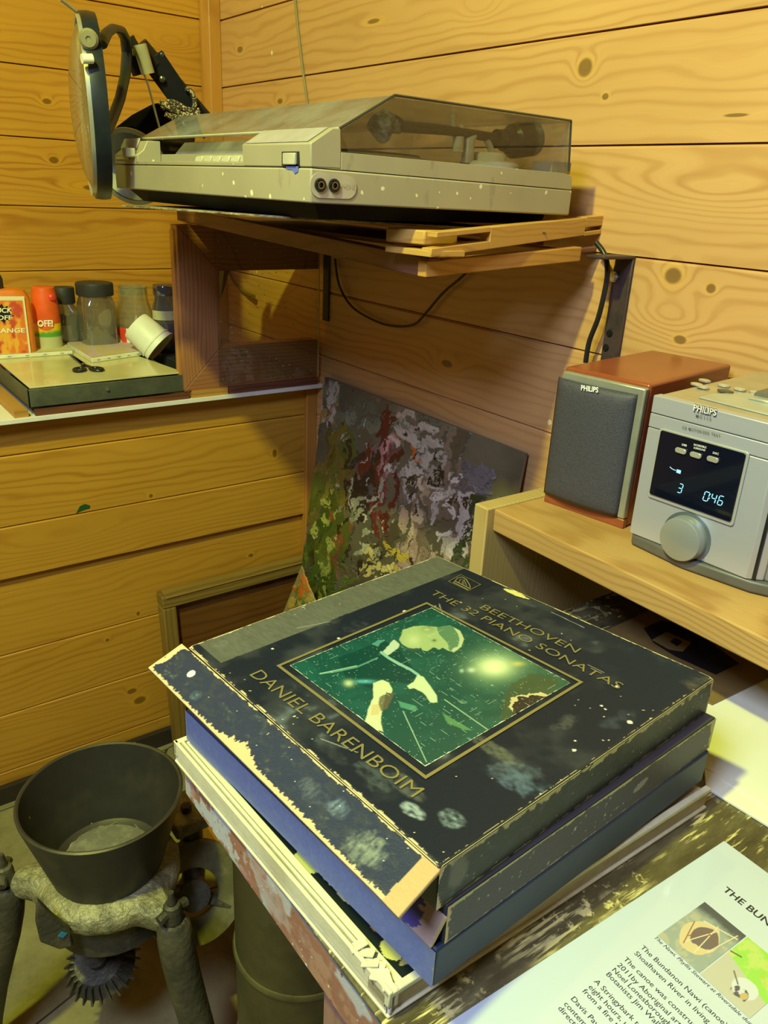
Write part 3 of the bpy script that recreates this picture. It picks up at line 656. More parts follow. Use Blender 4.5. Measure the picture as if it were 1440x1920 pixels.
# rocker switch, headphone sockets
p = pl(545, 298, 1, s0[0]); m = MB().box((p[0]-.020, s0[0]-.0008, p[2]-.008), (p[0]+.020, s0[0]+.004, p[2]+.008)); m.build('switch_recess', simple('sw', (.02, .02, .02), .5), mc)
MB().box((p[0]-.013, s0[0]-.004, p[2]-.0065), (p[0]+.015, s0[0]+.002, p[2]+.0065)).build('power_switch', m_cream, mc, bevel=.001)
bl_ = [pl(x, y, 1, s0[0]-.0004) for x, y in ((536, 311), (545, 308), (556, 305), (560, 310), (559, 322), (553, 326), (548, 318), (538, 317))]
MB().prism(bl_, (0, -.0004, 0)).build('blue_paint_smear', simple('blue_smear', (.12, .18, .62), .5), mc)
c0, c1 = pl(601, 347, 0, XT+.0012), pl(652, 351, 0, XT+.0012)
pts = [c0+A(0, .014*math.sin(t_)*-1, .014*math.cos(t_)) for t_ in np.linspace(0, math.pi, 12)]+[c1+A(0, .013*math.sin(t_), -.013*math.cos(t_)) for t_ in np.linspace(0, math.pi, 12)]
MB().prism(pts, (-.0015, 0, 0)).build('socket_plate', simple('plate', (.48, .44, .34), .35), mc)
for q in ((600, 347), (626, 348)):
    o = pl(*q, 0, XT+.0013)
    s_ = MB().lathe([(.0076, 0), (.0076, .002), (.006, .0025), (.0035, .001), (.003, -.004), (0, -.004)], o, (1, 0, 0), 28).build('headphone_socket', m_blk_pl, mc)
    MB().lathe([(.0045, .0022), (.0045, .0030), (.003, .0030), (.003, .0020)], o, (1, 0, 0), 20, close=True).build('ring', simple('ringm', (.25, .25, .25), .3, 1), s_)
text('PHONES', .008, pl(639, 353, 0, XT+.0016), (0, 1, 0), (0, 0, 1), m_cream, mc, width=.022)
# black foot
z_ = lambda k: -.0165
MB().hexa([(XTL+.05, YT+.03, -.036), (XT-.03, YT+.03, -.036), (XT-.048, .965, -.036), (XTL+.05, .965, -.036), (XTL+.02, YT+.012, prof[0][1]+.003), (XT-.004, YT+.006, prof[0][1]+.003), (XT-.044, .97, prof[1][1]+.003), (XTL+.02, .975, prof[0][1]+.003)]).build('base', simple('matt_black', (.006, .006, .007), .7, 0, .15), mc)
# deck fittings: platter, record, arm
zd = prof[4][1]; yd0, yd1 = prof[4][0], prof[3][0]
def deckz(y): return prof[4][1]+(prof[3][1]-prof[4][1])*(y-yd0)/(yd1-yd0)
pc_ = A(-1.20, .775, deckz(.775)); pr = .15
MB().lathe([(pr, 0), (pr+.004, .006), (pr, .014), (0, .014)], pc_, n=64).build('platter', simple('platter', (.30, .30, .28), .3, .8), mc)
MB().lathe([(pr*.98, .0142), (pr*.98, .017), (.05, .0175), (.004, .0172), (.004, .024), (0, .025)], pc_, n=64).build('mat', simple('rubber', (.015, .015, .015), .6), mc)
XA = -.935
h0 = pl(700, 234, 0, XA); h1 = pl(745, 236, 0, XA); j = pl(925, 258, 0, XA); cw0 = pl(930, 260, 0, XA); cw1 = pl(1003, 261, 0, XA)
m = MB().tube([h1-A(0, .02, -.001), h1, (h1+j)/2+A(0, 0, .002), j, (j+cw0)/2], [.007, .008, .0065, .0065, .0065], 14)
arm = m.build('tone_arm', m_blk_pl, mc)
mm = MB(); rnd = random.Random(2)
mm.tube([h0+A(0, -.004, .004), h0+A(.004, .012, -.004), (h0+h1)/2+A(-.004, 0, .006), h1+A(0, .006, 0)], [.010, .018, .014, .010], 14)
mm.build('head_shell', dirty('fluffy', (.02, .02, .02), (.35, .38, .40), .6, 30, .9), arm)
m = MB().tube([cw0, cw0+A(0, .015, 0)], [.013, .013], 24).tube([cw0+A(0, .015, -.001), cw0+A(0, .028, -.001), cw0+A(0, .034, -.001), cw1+A(0, -.004, 0), cw1], [.015, .018, .024, .024, .019], 28)
m.build('counterweight', m_blk_pl, arm)
p = pl(858, 285, 0, XA); top = pl(858, 243, 0, XA)
MB().tube([p, p+A(0, 0, .02)], .008, 16).tube([p+A(0, 0, .018), top-A(0, 0, .004)], .004, 12).build('arm_rest', m_cream, mc)
MB().tube([top+A(0, -.010, .018), top+A(0, -.009, .002), top+A(0, -.002, -.005), top+A(0, .006, -.003), top+A(0, .008, .006)], .0038, 10).build('rest_clip', m_cream, mc)
p = pl(898, 296, 0, XA); zz = deckz(p[1])
m = MB().lathe([(.045, 0), (.045, .006), (.04, .010), (0, .010)], (XA, p[1]+.02, zz), n=40); m.lathe([(.026, .010), (.026, .018), (.022, .022), (0, .022)], (XA, p[1]+.02, zz), n=32)
m.build('arm_base', simple('armbase', (.60, .60, .46), .35), mc)
yb = p[1]
MB().tube([(XA, yb-.022, zz+.006), (XA, yb-.022, zz+.036), (XA, yb-.012, zz+.044), (XA, yb+.008, zz+.044), (XA, yb+.03, zz+.018)], [.009, .009, .006, .005, .005], 14).build('lift_lever', simple('lever', (.45, .45, .36), .35), mc)
q = pl(1052, 305, 0, XT-.03)
MB().box((XT-.06, q[1]-.03, deckz(q[1])), (XT-.02, q[1]+.012, deckz(q[1])+.016)).build('hinge_block', m_beid, mc, bevel=.001)
# smoked cover
cv = [sp(657, 286), sp(638, 241), sp(742, 178), sp(1073, 226), sp(1068, 322)]
th_ = .003; sm = clear('smoked', (.92, .91, .90), .05, .05, .012, (.40, .38, .35), fk=.12); sm_top = clear('smoked_top', (.84, .83, .82), .22, .06, .42, (.34, .34, .33)); me_ = simple('smoked_edge', (.045, .05, .045), .2)
XC0, XC1 = XT-.002, XTL+.02
def sheet(a, b, x0, x1, nrm):
    n_ = A(0, *nrm)*th_; a, b = A(0, *a), A(0, *b)
    return [A(x0, 0, 0)+a, A(x1, 0, 0)+a, A(x1, 0, 0)+b, A(x0, 0, 0)+b], n_
cover = MB()
for a, b in ((cv[1], cv[2]), (cv[2], cv[3]), (cv[3], cv[4])):
    d = unit(A(b[0]-a[0], b[1]-a[1])); nn = A(d[1], -d[0]) ; q, n_ = sheet(a, b, XC1, XC0, nn); cover.prism(q, n_)
co_ = cover.build('dust_cover', sm_top, mc, smooth=False)
for x in (XC0, XC1+th_):
    MB().prism([(x, *q) for q in cv], (-th_, 0, 0)).build('cover_side', sm, co_, smooth=False)
m = MB()
for a, b in ((cv[1], cv[2]), (cv[2], cv[3]), (cv[3], cv[4])):
    m.tube([A(XC0, *a), A(XC0, *b)], .0016, 6)
m.build('cover_edge', me_, co_)
m = MB().tube([A(XC0, *cv[1]), A(XC1, *cv[1])], .0016, 6).build('cover_front_edge', simple('paint_edge', (.5, .5, .38), .5), co_)
# ------------------------------------------------------------------ lamp, magnifier, wires
lp = thing('desk_lamp', 'black metal desk lamp head behind the left end of the turntable', 'lamp', pl(360, 230, 0, -1.70))
rc = pl(246, 314, 0, -1.72); bk = pl(328, 226, 0, -1.94)
ax = unit(bk-rc+A(0, 0, .0)); R0 = .072
L = np.linalg.norm(bk-rc)
ax = unit(bk-rc+A(-.02, 0.02, 0))
MB().lathe([(R0, 0), (R0*1.04, .002), (R0*1.04, .006), (R0, .010), (R0*.99, L*.45), (R0*.9, L*.75), (R0*.72, L*.93), (R0*.45, L), (0, L*1.03), (R0*.44, L-.003), (R0*.88, L*.72), (R0*.95, .012), (R0, 0)], rc, ax, 48, cap=False).build('shade', simple('shade_black', (.006, .006, .008), .6, 0, 0.), lp)
MB().lathe([(R0*.93, .004), (R0*.93, L*.4), (R0*.8, L*.75), (R0*.3, L*.9), (0, L*.9), (R0*.29, L*.89), (R0*.78, L*.74), (R0*.91, L*.4), (R0*.93, .004)], rc, ax, 40, cap=False).build('reflector', simple('refl', (.75, .76, .75), .3), lp)
MB().lathe([(R0*.93, -.001), (R0*1.05, -.001), (R0*1.05, .004), (R0*.93, .004)], rc, ax, 48, close=True).build('rim', simple('rim', (.35, .36, .33), .3, .7), lp)
MB().lathe([(.012, L*.45), (.02, L*.6), (.026, L*.72), (.02, L*.85), (0, L*.9)][::-1]+[(0, L*.44)], rc, ax, 20).build('light_bulb', simple('bulb', (.8, .8, .78), .1), lp)
# jointed arm
ag = thing('lamp_arm', 'jointed black metal arm rising from behind the turntable to the round magnifier', 'lamp arm', pl(370, 215, 0, -1.72))
XM = -1.72
def q_(x, y, X=XM): return pl(x, y, 0, X)
a, b = q_(285, 108), q_(358, 215); d = unit(b-a); vv = unit(a); sdv = unit(np.cross(d, vv))
for k, (o1, nm) in enumerate(((.013, 'arm_plate'), (-.013, 'arm_plate'))):
    p0, p1 = a+vv*o1, b+vv*o1
    MB().hexa([p0-sdv*.024-vv*.002, p0+sdv*.024-vv*.002, p0+sdv*.024+vv*.002, p0-sdv*.024+vv*.002, p1-sdv*.020-vv*.002, p1+sdv*.024-vv*.002, p1+sdv*.024+vv*.002, p1-sdv*.020+vv*.002]).build(nm, m_black, ag, bevel=.001)
MB().tube([a+sdv*.008, b+sdv*.03+d*.05], .009, 10).tube([a-sdv*.010, b-sdv*.0+d*.05], .007, 10).build('arm_rod', m_black, ag)
MB().tube([q_(262, 85), q_(292, 120)], [.017, .017], 16).build('joint_block', m_black, ag)
MB().tube([q_(248, 92), q_(254, 118), q_(262, 140)], [.011, .016, .014], 14).build('clamp', m_black, ag)
for q in ((273, 110), (303, 102), (304, 148)):
    MB().lathe([(.006, 0), (.006, .003), (.003, .005), (0, .005)], q_(*q)-vv*.018, -vv, 14).build('screw', simple('scr', (.12, .12, .1), .3, .8), ag)
MB().tube([q_(262, 84)-vv*.04, q_(278, 138)-vv*.04], [.013, .013], 20).build('sleeve', simple('pale_sleeve', (.34, .33, .23), .4), ag)
MB().tube([q_(240, 72), q_(252, 92)], [.013, .012], 16).build('collar', m_black, ag)
# yoke and magnifier
mg = thing('magnifier', 'large round magnifying glass in a dark rim held by the jointed arm', 'magnifier', q_(176, 350, -1.50))
c0 = q_(163, 204, -1.50); dep = np.dot(c0, FW); Rm = 157*dep/FPX
upv = unit(q_(152, 48, -1.50)-q_(178, 358, -1.50)); side = unit(np.cross(upv, vv)); 
rgt = unit(np.cross(vv, upv)); rgt = rgt if np.dot(rgt, RT) > 0 else -rgt
axm = unit(-rgt*math.cos(.13)-vv*math.sin(.13))   # disc axis, mostly across the view
cR = c0-axm*.012
MB().lathe([(Rm*.93, -.012), (Rm, -.012), (Rm*1.01, 0), (Rm*1.0, .012), (Rm*.93, .012), (Rm*.93, 0)], cR, axm, 72, close=True).build('rim', simple('mag_rim', (.022, .03, .04), .35, .3, var=.3), mg)
gl = MB(); prof = []
for k in range(9): a = k/8; prof.append((Rm*.93*math.sin(a*math.pi/2), .034*math.cos(a*math.pi/2)))
prof = [(r_, h_+.004) for r_, h_ in prof]
prof2 = [(r_, -h_*.2) for r_, h_ in [(Rm*.93*math.sin(k/8*math.pi/2), .034*math.cos(k/8*math.pi/2)) for k in range(8, -1, -1)]]
gl.lathe(prof+prof2, cR, axm, 64).build('lens', clear('lens', (.95, .93, .80), .45, .03, .14, (.62, .58, .36)), mg)
MB().lathe([(Rm*.93, .016), (Rm*.965, .018), (Rm*.97, .010), (Rm*.93, .010)], cR, axm, 64, close=True).build('retaining_ring', simple('clip_ring', (.55, .56, .48), .25, .5), mg)
pv = q_(176, 76, -1.50)
MB().lathe([(.0135, -.010), (.0145, .006), (.011, .010), (.004, .010), (.003, .008), (0, .008)], pv-vv*.125, -vv, 28).build('clamp_knob', simple('knob_olive', (.24, .22, .11), .5), mg)
MB().tube([q_(166, 110, -1.50)-vv*.15, q_(184, 110, -1.50)-vv*.15], .007, 10).build('white_clip', simple('wclip', (.8, .8, .7), .4), mg)
yk = [q_(190, 84, -1.50), q_(200, 62, -1.54), q_(212, 53, -1.58), q_(226, 56, -1.63), q_(235, 72, -1.67), q_(238, 100, -1.69), q_(235, 140, -1.66), q_(225, 185, -1.62), q_(212, 220, -1.58), q_(200, 246, -1.54), q_(190, 262, -1.50)]
MB().tube(yk, [.010]*11, 14, flat=.7).build('yoke', simple('yoke', (.025, .03, .04), .4, .2), mg)
# rope round the arm
m_rope = NT('rope'); n = m_rope.noise(m_rope.obj(), 260, 2); m_rope = m_rope.set(m_rope.ramp(n, [(.42, (.05, .04, .03)), (.55, (.55, .47, .28))], 'CONSTANT'), .9)
rp = thing('rope', 'brown and cream braided cord tied round the black arm', 'rope', q_(335, 215))
def loop(pts, r=.0042, n='cord'):
    P_ = [A(*p) for p in pts]; out = []
    for i in range(len(P_)-1):
        p0, p1, p2, p3 = P_[max(i-1, 0)], P_[i], P_[i+1], P_[min(i+2, len(P_)-1)]
        for t_ in np.linspace(0, 1, 6, endpoint=False):
            out.append(.5*((2*p1)+(-p0+p2)*t_+(2*p0-5*p1+4*p2-p3)*t_**2+(-p0+3*p1-3*p2+p3)*t_**3))
    out.append(P_[-1]); return out
for pts, dd in (([(300, 190), (320, 200), (345, 202), (365, 210), (372, 218)], .03), ([(308, 196), (330, 208), (352, 214), (372, 205)], .03), ([(312, 214), (335, 218), (358, 208), (364, 190), (358, 172), (348, 165)], .03),
               ([(310, 212), (325, 220), (345, 220), (372, 212)], .032), ([(326, 214), (331, 228), (330, 240)], .034), ([(304, 202), (318, 190), (340, 198), (358, 214)], .028)):
    MB().tube(loop([q_(*p)-vv*dd for p in pts]), .0052, 8).build('cord', m_rope, rp)
# tension wire
MB_ = MB().tube([q_(113, -2, -1.50), q_(186, 55, -1.53)], .0028, 8)
tag(MB_.build('wire', simple('grey_wire', (.30, .28, .20), .5)), 'thin grey wire running up from the magnifier to the top left', 'wire')
tag(MB().tube([q_(255, 98, -1.68), q_(278, 160, -1.68), q_(305, 262, -1.68)], .0022, 8).build('rod', simple('grey_rod', (.22, .22, .17), .4, .6)), 'thin grey rod from the arm clamp down beside the black lamp shade', 'rod')
# cables on the right wall
def wallpts(ps, d=.004): return loop([pl(x, y, 1, YW-d) for x, y in ps])
tag(MB().tube(wallpts([(553, -5), (558, 50), (565, 110), (570, 150), (577, 200), (580, 240)]), .003, 8).build('wire', simple('wallwire', (.30, .24, .12), .6)), 'grey brown wire hanging down the right wall above the turntable', 'wire')
tag(MB().tube(wallpts([(628, 485), (636, 535), (660, 575), (700, 600), (735, 611), (775, 609), (800, 585), (830, 550), (865, 520), (880, 505)], .012), .0026, 8).build('cable', simple('thin_cable', (.05, .035, .03), .5)), 'thin black cable looping down the wall under the shelf', 'cable')
tag(MB().tube(wallpts([(1118, 455), (1134, 478), (1139, 510), (1134, 545), (1122, 595), (1105, 640), (1098, 680)], .03), .0042, 10).build('cable', m_blk_pl), 'thicker black cable hanging beside the iron bracket behind the speaker', 'cable')
tag(MB().tube(loop([pl(425, 500, 1, YW-.01), pl(440, 530, 1, YW-.01), pl(462, 550, 1, YW-.01)]), .004, 8).tube([pl(462, 550, 1, YW-.01), pl(476, 556, 1, YW-.02)], .0055, 8).build('cable_end', simple('cable_y', (.16, .13, .05), .5)), 'short cable end showing through the glass of the wooden frame', 'cable')
m = MB().prism([pl(428, 440, 0, -1.74), pl(450, 440, 0, -1.74), pl(421, 540, 0, -1.74), pl(414, 560, 0, -1.74)], (-.02, 0, 0))
tag(m.build('brace', simple('green_brace', (.05, .06, .035), .5), bevel=.001), 'dark green brace seen through the glass of the wooden frame', 'brace')
# ------------------------------------------------------------------ paint crusted boards on the floor
m_imp = colmat('impasto', .38, .5, bump=.5, bscale=160)
def daubs(U, V, regions, n, seed, base):
    rs = np.random.RandomState(seed); c = np.zeros(U.shape+(3,))+A(*base); h = np.zeros(U.shape)
    nz_ = fbm(U*7, V*9, seed); c = c*(.6+.8*nz_[..., None])
    wx = (fbm(U*14, V*14, 3)-.5)*.09; wy = (fbm(U*14+7, V*14, 4)-.5)*.09; w2 = (fbm(U*50, V*50, 8)-.5)*.03
    X, Y = U+wx+w2, V+wy+w2
    for (u, v, su, sv, ang, col, k, cnt) in regions:
        k = k*.78 if cnt > 3 else k
        for i in range(int(cnt*1.5)):
            cu = u+rs.normal()*su*(1 if cnt > 1 else 0); cv_ = v+rs.normal()*sv*(1 if cnt > 1 else 0)
            a = ang+rs.normal()*.35; L_ = k*rs.uniform(.5, 1.5); W_ = L_*rs.uniform(.22, .5)
            dx, dy = X-cu, Y-cv_; p = (dx*math.cos(a)+dy*math.sin(a))/L_; q = (-dx*math.sin(a)+dy*math.cos(a))/W_
            e = p*p+q*q; mk = sst(1.05, .85, e)*(fbm(p*3+i, q*7+seed, i, 2) > .30)
            cc = A(*col)*(1+rs.normal()*.18)
            c = c*(1-mk[..., None])+cc*mk[..., None]; h = np.maximum(h*(1-mk*.4), mk*(.3+.7*fbm(p*2, q*10, i+3, 3)))
    return np.clip(c, 0, 1), h
W_, R_, G_ = (.46, .41, .36), (.13, .018, .015), (.085, .115, .02)
reg = [(.5, .5, .35, .4, 1.3, (.10, .085, .055), .10, 60), (.35, .93, .2, .04, .4, (.16, .17, .12), .08, 14), (.62, .7, .15, .25, 1.4, (.20, .15, .11), .08, 30),
       (.10, .55, .09, .12, 1.4, (.16, .13, .025), .09, 26), (.12, .30, .09, .16, 1.4, G_, .08, 34), (.08, .12, .08, .12, 1.2, (.05, .09, .015), .07, 22), (.17, .22, .05, .2, 1.4, (.30, .34, .08), .03, 16),
       (.30, .68, .06, .10, 1.5, (.03, .02, .02), .07, 12), (.40, .72, .07, .09, 1.4, R_, .06, 14), (.43, .60, .04, .06, 1.5, (.24, .03, .03), .04, 6), (.42, .78, .04, .05, 1.4, (.42, .20, .20), .04, 8),
       (.05, .93, .02, .05, 1.4, W_, .035, 10), (.08, .86, .03, .04, 1.4, (.35, .20, .05), .03, 6), (.55, .93, .07, .03, .2, W_, .045, 14), (.66, .84, .05, .05, .8, W_, .035, 12), (.53, .80, .06, .05, 1.2, W_, .03, 12),
       (.60, .58, .03, .12, 1.5, (.52, .42, .30), .035, 14), (.80, .72, .05, .08, 1.3, (.55, .50, .47), .045, 22), (.92, .70, .05, .08, 1.3, (.05, .085, .03), .06, 14), (.95, .60, .03, .03, 0., (.42, .38, .26), .03, 4),
       (.82, .86, .04, .03, 0., (.13, .12, .14), .05, 5), (.64, .50, .06, .08, 1.4, (.42, .30, .26), .04, 18), (.70, .40, .08, .08, 1.2, (.38, .28, .22), .04, 20), (.55, .85, .02, .015, 0., (.55, .14, .02), .022, 2),
       (.60, .83, .015, .015, 0., (.05, .06, .07), .02, 1), (.28, .55, .04, .04, 1., W_, .02, 8), (.36, .46, .05, .10, 1.3, (.40, .42, .30), .035, 14), (.22, .33, .03, .10, 1.5, (.26, .08, .03), .03, 12),
       (.55, .44, .03, .03, 0., (.55, .42, .06), .04, 3), (.45, .38, .06, .03, .3, (.60, .52, .20), .025, 10), (.45, .55, .25, .3, 1.3, W_, .011, 60), (.45, .5, .3, .35, 1.3, (.03, .022, .015), .030, 40), (.3, .5, .25, .35, 1.3, (.02, .02, .02), .012, 60), (.45, .93, .05, .02, 0, (.02, .02, .02), .014, 8)]
tl = pl(611, 707, 1, 1.045); trr = pl(985, 850, 1, 1.045)
slope = .125
def lean(p, z): return A(p[0], p[1]-slope*(p[2]-z), z)
bl, br = lean(tl, ZF), lean(trr, ZF)
_c = {}
def fpal(U, V): return _c['a'][0]
def hpal(U, V):
    _c['a'] = daubs(U, V, reg, 1, 5, (.12, .11, .075)); a = _c['a'][1]; return a*.004+fbm(U*60, V*60, 2)*.0008
pb_ = thing('palette_board', 'large palette board thick with dried paint leaning in the corner of the right wall', 'palette board', bl)
PV = .6
midl, midr = lean(tl, tl[2]-PV), lean(trr, trr[2]-PV)
painted('dried_paint', [midl, midr, trr, tl], 420, 380, lambda U, V: fpal(U, V), m_imp, pb_, disp=hpal)
nb = unit(np.cross(br-bl, tl-bl)); nb = nb if nb[1] < 0 else -nb
MB().hexa([bl-nb*.001, br-nb*.001, br-nb*.008, bl-nb*.008, tl-nb*.001, trr-nb*.001, trr-nb*.008, tl-nb*.008]).build('panel', simple('ply', (.16, .14, .10), .6), pb_, bevel=.001)
# small palette piece in front
s0_ = pl(565, 1061, 1, .90); s1_ = s0_+unit(A(.80, -.10, -.55))*.26; dn = unit(A(-.30, -.10, -.80))*.26
reg2 = [(.3, .8, .2, .15, 1, (.40, .30, .06), .12, 14), (.25, .7, .12, .12, 1, (.50, .12, .02), .10, 12), (.3, .6, .2, .2, 1, (.12, .16, .03), .08, 14), (.5, .6, .2, .2, 1, (.42, .36, .10), .07, 16), (.35, .8, .1, .1, 1, (.45, .05, .03), .05, 6)]
sp_ = thing('palette_board', 'small paint daubed board fragment standing in front of the large palette board', 'palette board', s0_+dn)
painted('dried_paint', [s0_+dn, s1_+dn, s1_, s0_], 120, 120, lambda U, V: daubs(U, V, reg2, 1, 9, (.30, .25, .10))[0], m_imp, sp_, disp=lambda U, V: daubs(U, V, reg2, 1, 9, (.2, .2, .1))[1]*.003, thick=.004)
# ------------------------------------------------------------------ framed panel leaning on the left wall
m_dk = wood('dark_frame', (.30, .20, .045), (.16, .09, .02), 'y', 80, .35, wob=.006)
m_dkz = wood('dark_frame_z', (.30, .20, .045), (.16, .09, .02), 'z', 80, .35, cross='y', wob=.006)
fp = thing('framed_panel', 'dark stained frame with a glossy brown panel leaning on the left wall behind the records', 'framed panel', (-1.6, .7, ZF))
ftl = pl(300, 1116, 0, XL+.035); zt2 = ftl[2]; lean2 = .10
def FP(y, s_, d):  # y along wall, s_ down from the top, d out from the back
    return A(XL+.035+lean2*s_+d-.028, y, zt2-s_)
ya, yb_ = ftl[1], 1.03; Hh = zt2-ZF-.004; tw = .034
MB().hexa([FP(ya, tw, 0), FP(ya, tw, .040), FP(yb_, tw, .040), FP(yb_, tw, 0), FP(ya, 0, 0), FP(ya, 0, .040), FP(yb_, 0, .040), FP(yb_, 0, 0)]).build('top_rail', m_dk, fp, bevel=.004, seg=3)
MB().hexa([FP(ya, Hh, 0), FP(ya, Hh, .0395), FP(ya+tw, Hh, .0395), FP(ya+tw, Hh, 0), FP(ya, tw, 0), FP(ya, tw, .0395), FP(ya+tw, tw, .0395), FP(ya+tw, tw, 0)]).build('stile', m_dkz, fp, bevel=.004, seg=3)
MB().hexa([FP(yb_-tw, Hh, 0), FP(yb_-tw, Hh, .0395), FP(yb_, Hh, .0395), FP(yb_, Hh, 0), FP(yb_-tw, tw, 0), FP(yb_-tw, tw, .0395), FP(yb_, tw, .0395), FP(yb_, tw, 0)]).build('stile', m_dkz, fp, bevel=.004, seg=3)
MB().hexa([FP(ya+.01, Hh, .006), FP(ya+.01, Hh, .018), FP(yb_-.01, Hh, .018), FP(yb_-.01, Hh, .006), FP(ya+.01, tw*.5, .006), FP(ya+.01, tw*.5, .018), FP(yb_-.01, tw*.5, .018), FP(yb_-.01, tw*.5, .006)]).build('panel', wood('panel_brown', (.20, .085, .018), (.10, .038, .01), 'y', 40, .16), fp)
MB().hexa([FP(ya+.008, .006, .036), FP(ya+.008, .006, .044), FP(yb_, .006, .044), FP(yb_, .006, .036), FP(ya+.008, 0-.004, .010), FP(ya+.008, -.004, .030), FP(yb_, -.004, .030), FP(yb_, -.004, .010)]).build('bead_moulding', m_dk, fp, bevel=.002)
# ------------------------------------------------------------------ the grinder on the floor
ci = dirty('cast_iron', (.085, .080, .055), (.17, .15, .09), .5, 14, .55, .35, bump=.7, bscale=70, bd=.004)
ci2 = dirty('cast_bright', (.20, .19, .10), (.40, .38, .20), .8, 40, .5, .3, bump=1., bscale=130, bd=.004)
hop = dirty('hopper_steel', (.075, .07, .055), (.12, .11, .07), .35, 7, .42, .5, bump=.06, specks=(60, .12, .05, (.6, .6, .3), 1.))
ZR = -.85; cc = hz(189, 1487, ZR); RR = .119
def zax(px, py):   # height of a pixel on the vertical plane through the axis
    n_ = unit(A(cc[0], cc[1], 0)); return onp(px, py, cc, n_)
gr = thing('grinder', 'old cast iron grinding mill with an open round hopper standing on the floor', 'grinder', (cc[0], cc[1], ZF))
zb_ = ZR-.145; Rb = .078
MB().lathe([(RR, ZR), (RR-.003, ZR+.0015), (RR-.006, ZR), (RR-.012, ZR-.03), (Rb+.004, zb_+.02), (Rb-.012, zb_+.012), (0, zb_+.010)], (cc[0], cc[1], 0), n=72, cap=False).build('hopper_lining', hop, gr)
MB().lathe([(Rb, zb_-.02), (Rb+.001, zb_), (RR-.0005, ZR-.004), (RR, ZR)], (cc[0], cc[1], 0), n=72, cap=False).build('hopper', hop, gr)
MB().lathe([(0, zb_+.0285), (.05, zb_+.028), (.064, zb_+.024), (.069, zb_+.012), (0, zb_+.012)], (cc[0], cc[1], 0), n=40).build('grinding_plate', dirty('stone', (.17, .165, .11), (.26, .25, .16), .5, 40, .8, bump=.8), gr)
MB().lathe([(.0, ZR), (.0, ZR)], (cc[0], cc[1], 0), n=3) if 0 else None
# casting: irregular collar with three lugs
n_ = 72; vs_ = []; prof = [(.070, zb_+.016), (.092, zb_+.012), (.106, zb_+.001), (.110, zb_-.012), (.104, zb_-.026), (.088, zb_-.036)]
to_cam = math.atan2(-cc[1], -cc[0]); lug = [to_cam-1.75, to_cam+.55, to_cam+2.7]
m = MB(); rs = np.random.RandomState(3)
for i, (r_, z_0) in enumerate(prof):
    for k in range(n_):
        a = 2*math.pi*k/n_; e = sum(math.exp(-((math.atan2(math.sin(a-l), math.cos(a-l)))/.17)**2) for l in lug)
        rr = r_+(.052*e if 0 < i < 5 else .012*e)+rs.normal()*.0014
        m.v.append((cc[0]+rr*math.cos(a), cc[1]+rr*math.sin(a), z_0-.006*e*(i > 1)+rs.normal()*.0012))
for i in range(len(prof)-1):
    for k in range(n_): m.f.append((i*n_+k, i*n_+(k+1) % n_, (i+1)*n_+(k+1) % n_, (i+1)*n_+k))
m.build('casting', ci2, gr, sub=1)
MB().lathe([(.088, zb_-.04), (.090, zb_-.085), (.082, zb_-.092), (0, zb_-.092)], (cc[0], cc[1], 0), n=48).build('drum', ci, gr)
for l in lug:
    d_ = A(math.cos(l), math.sin(l), 0); p0 = A(cc[0], cc[1], zb_-.012)+d_*.150; foot = A(cc[0], cc[1], ZF)+d_*.235
    lg = MB().tube([p0+A(0, 0, .012), p0-A(0, 0, .012), p0*.75+foot*.25-d_*.008, p0*.5+foot*.5+d_*.004, foot+A(0, 0, .02), foot], [.022, .029, .026, .025, .027, .034], 14).build('leg', ci, gr, sub=1)
    MB().tube([p0-A(0, 0, 0)+A(0, 0, .01), p0+A(0, 0, .03), p0+A(0, 0, .038), p0+A(0, 0, .040), p0+A(0, 0, .062)], [.015, .014, .012, .007, .004], 10).tube([p0+A(0, 0, .022)-np.cross(d_, A(0, 0, 1))*.024, p0+A(0, 0, .03), p0+A(0, 0, .026)+np.cross(d_, A(0, 0, 1))*.024], [.008, .006, .008], 8).build('wing_nut', ci, lg)
# bevel gear below
go = zax(192, 1800)+A(0, 0, -.01); gax = unit(A(.30, -.30, 1))
gear = MB().lathe([(.048, 0), (.054, .006), (.038, .026), (.016, .026), (.016, .04), (0, .04), (0, 0)], go, gax, 60); 
e1 = unit(np.cross(gax, A(0, 0, 1.0)+A(.1, 0, 0))); e2 = np.cross(gax, e1)
gob = gear.build('bevel_gear', ci, gr)
tm = MB()
for k in range(26):
    a = 2*math.pi*k/26; d_ = e1*math.cos(a)+e2*math.sin(a); tt = -e1*math.sin(a)+e2*math.cos(a)
    p0, p1 = go+d_*.054+gax*.004, go+d_*.039+gax*.025
    tm.hexa([p0-tt*.0028-d_*.004, p0+tt*.0028-d_*.004, p0+tt*.0016+d_*.008, p0-tt*.0016+d_*.008, p1-tt*.002-d_*.004, p1+tt*.002-d_*.004, p1+tt*.0012+d_*.006+gax*.003, p1-tt*.0012+d_*.006+gax*.003])
tm.build('teeth', ci, gob)
MB().tube([(cc[0], cc[1], zb_-.09), (cc[0], cc[1], zb_-.25)], .016, 16).build('shaft', ci, gr)
sh_ = A(cc[0], cc[1], zb_-.065)
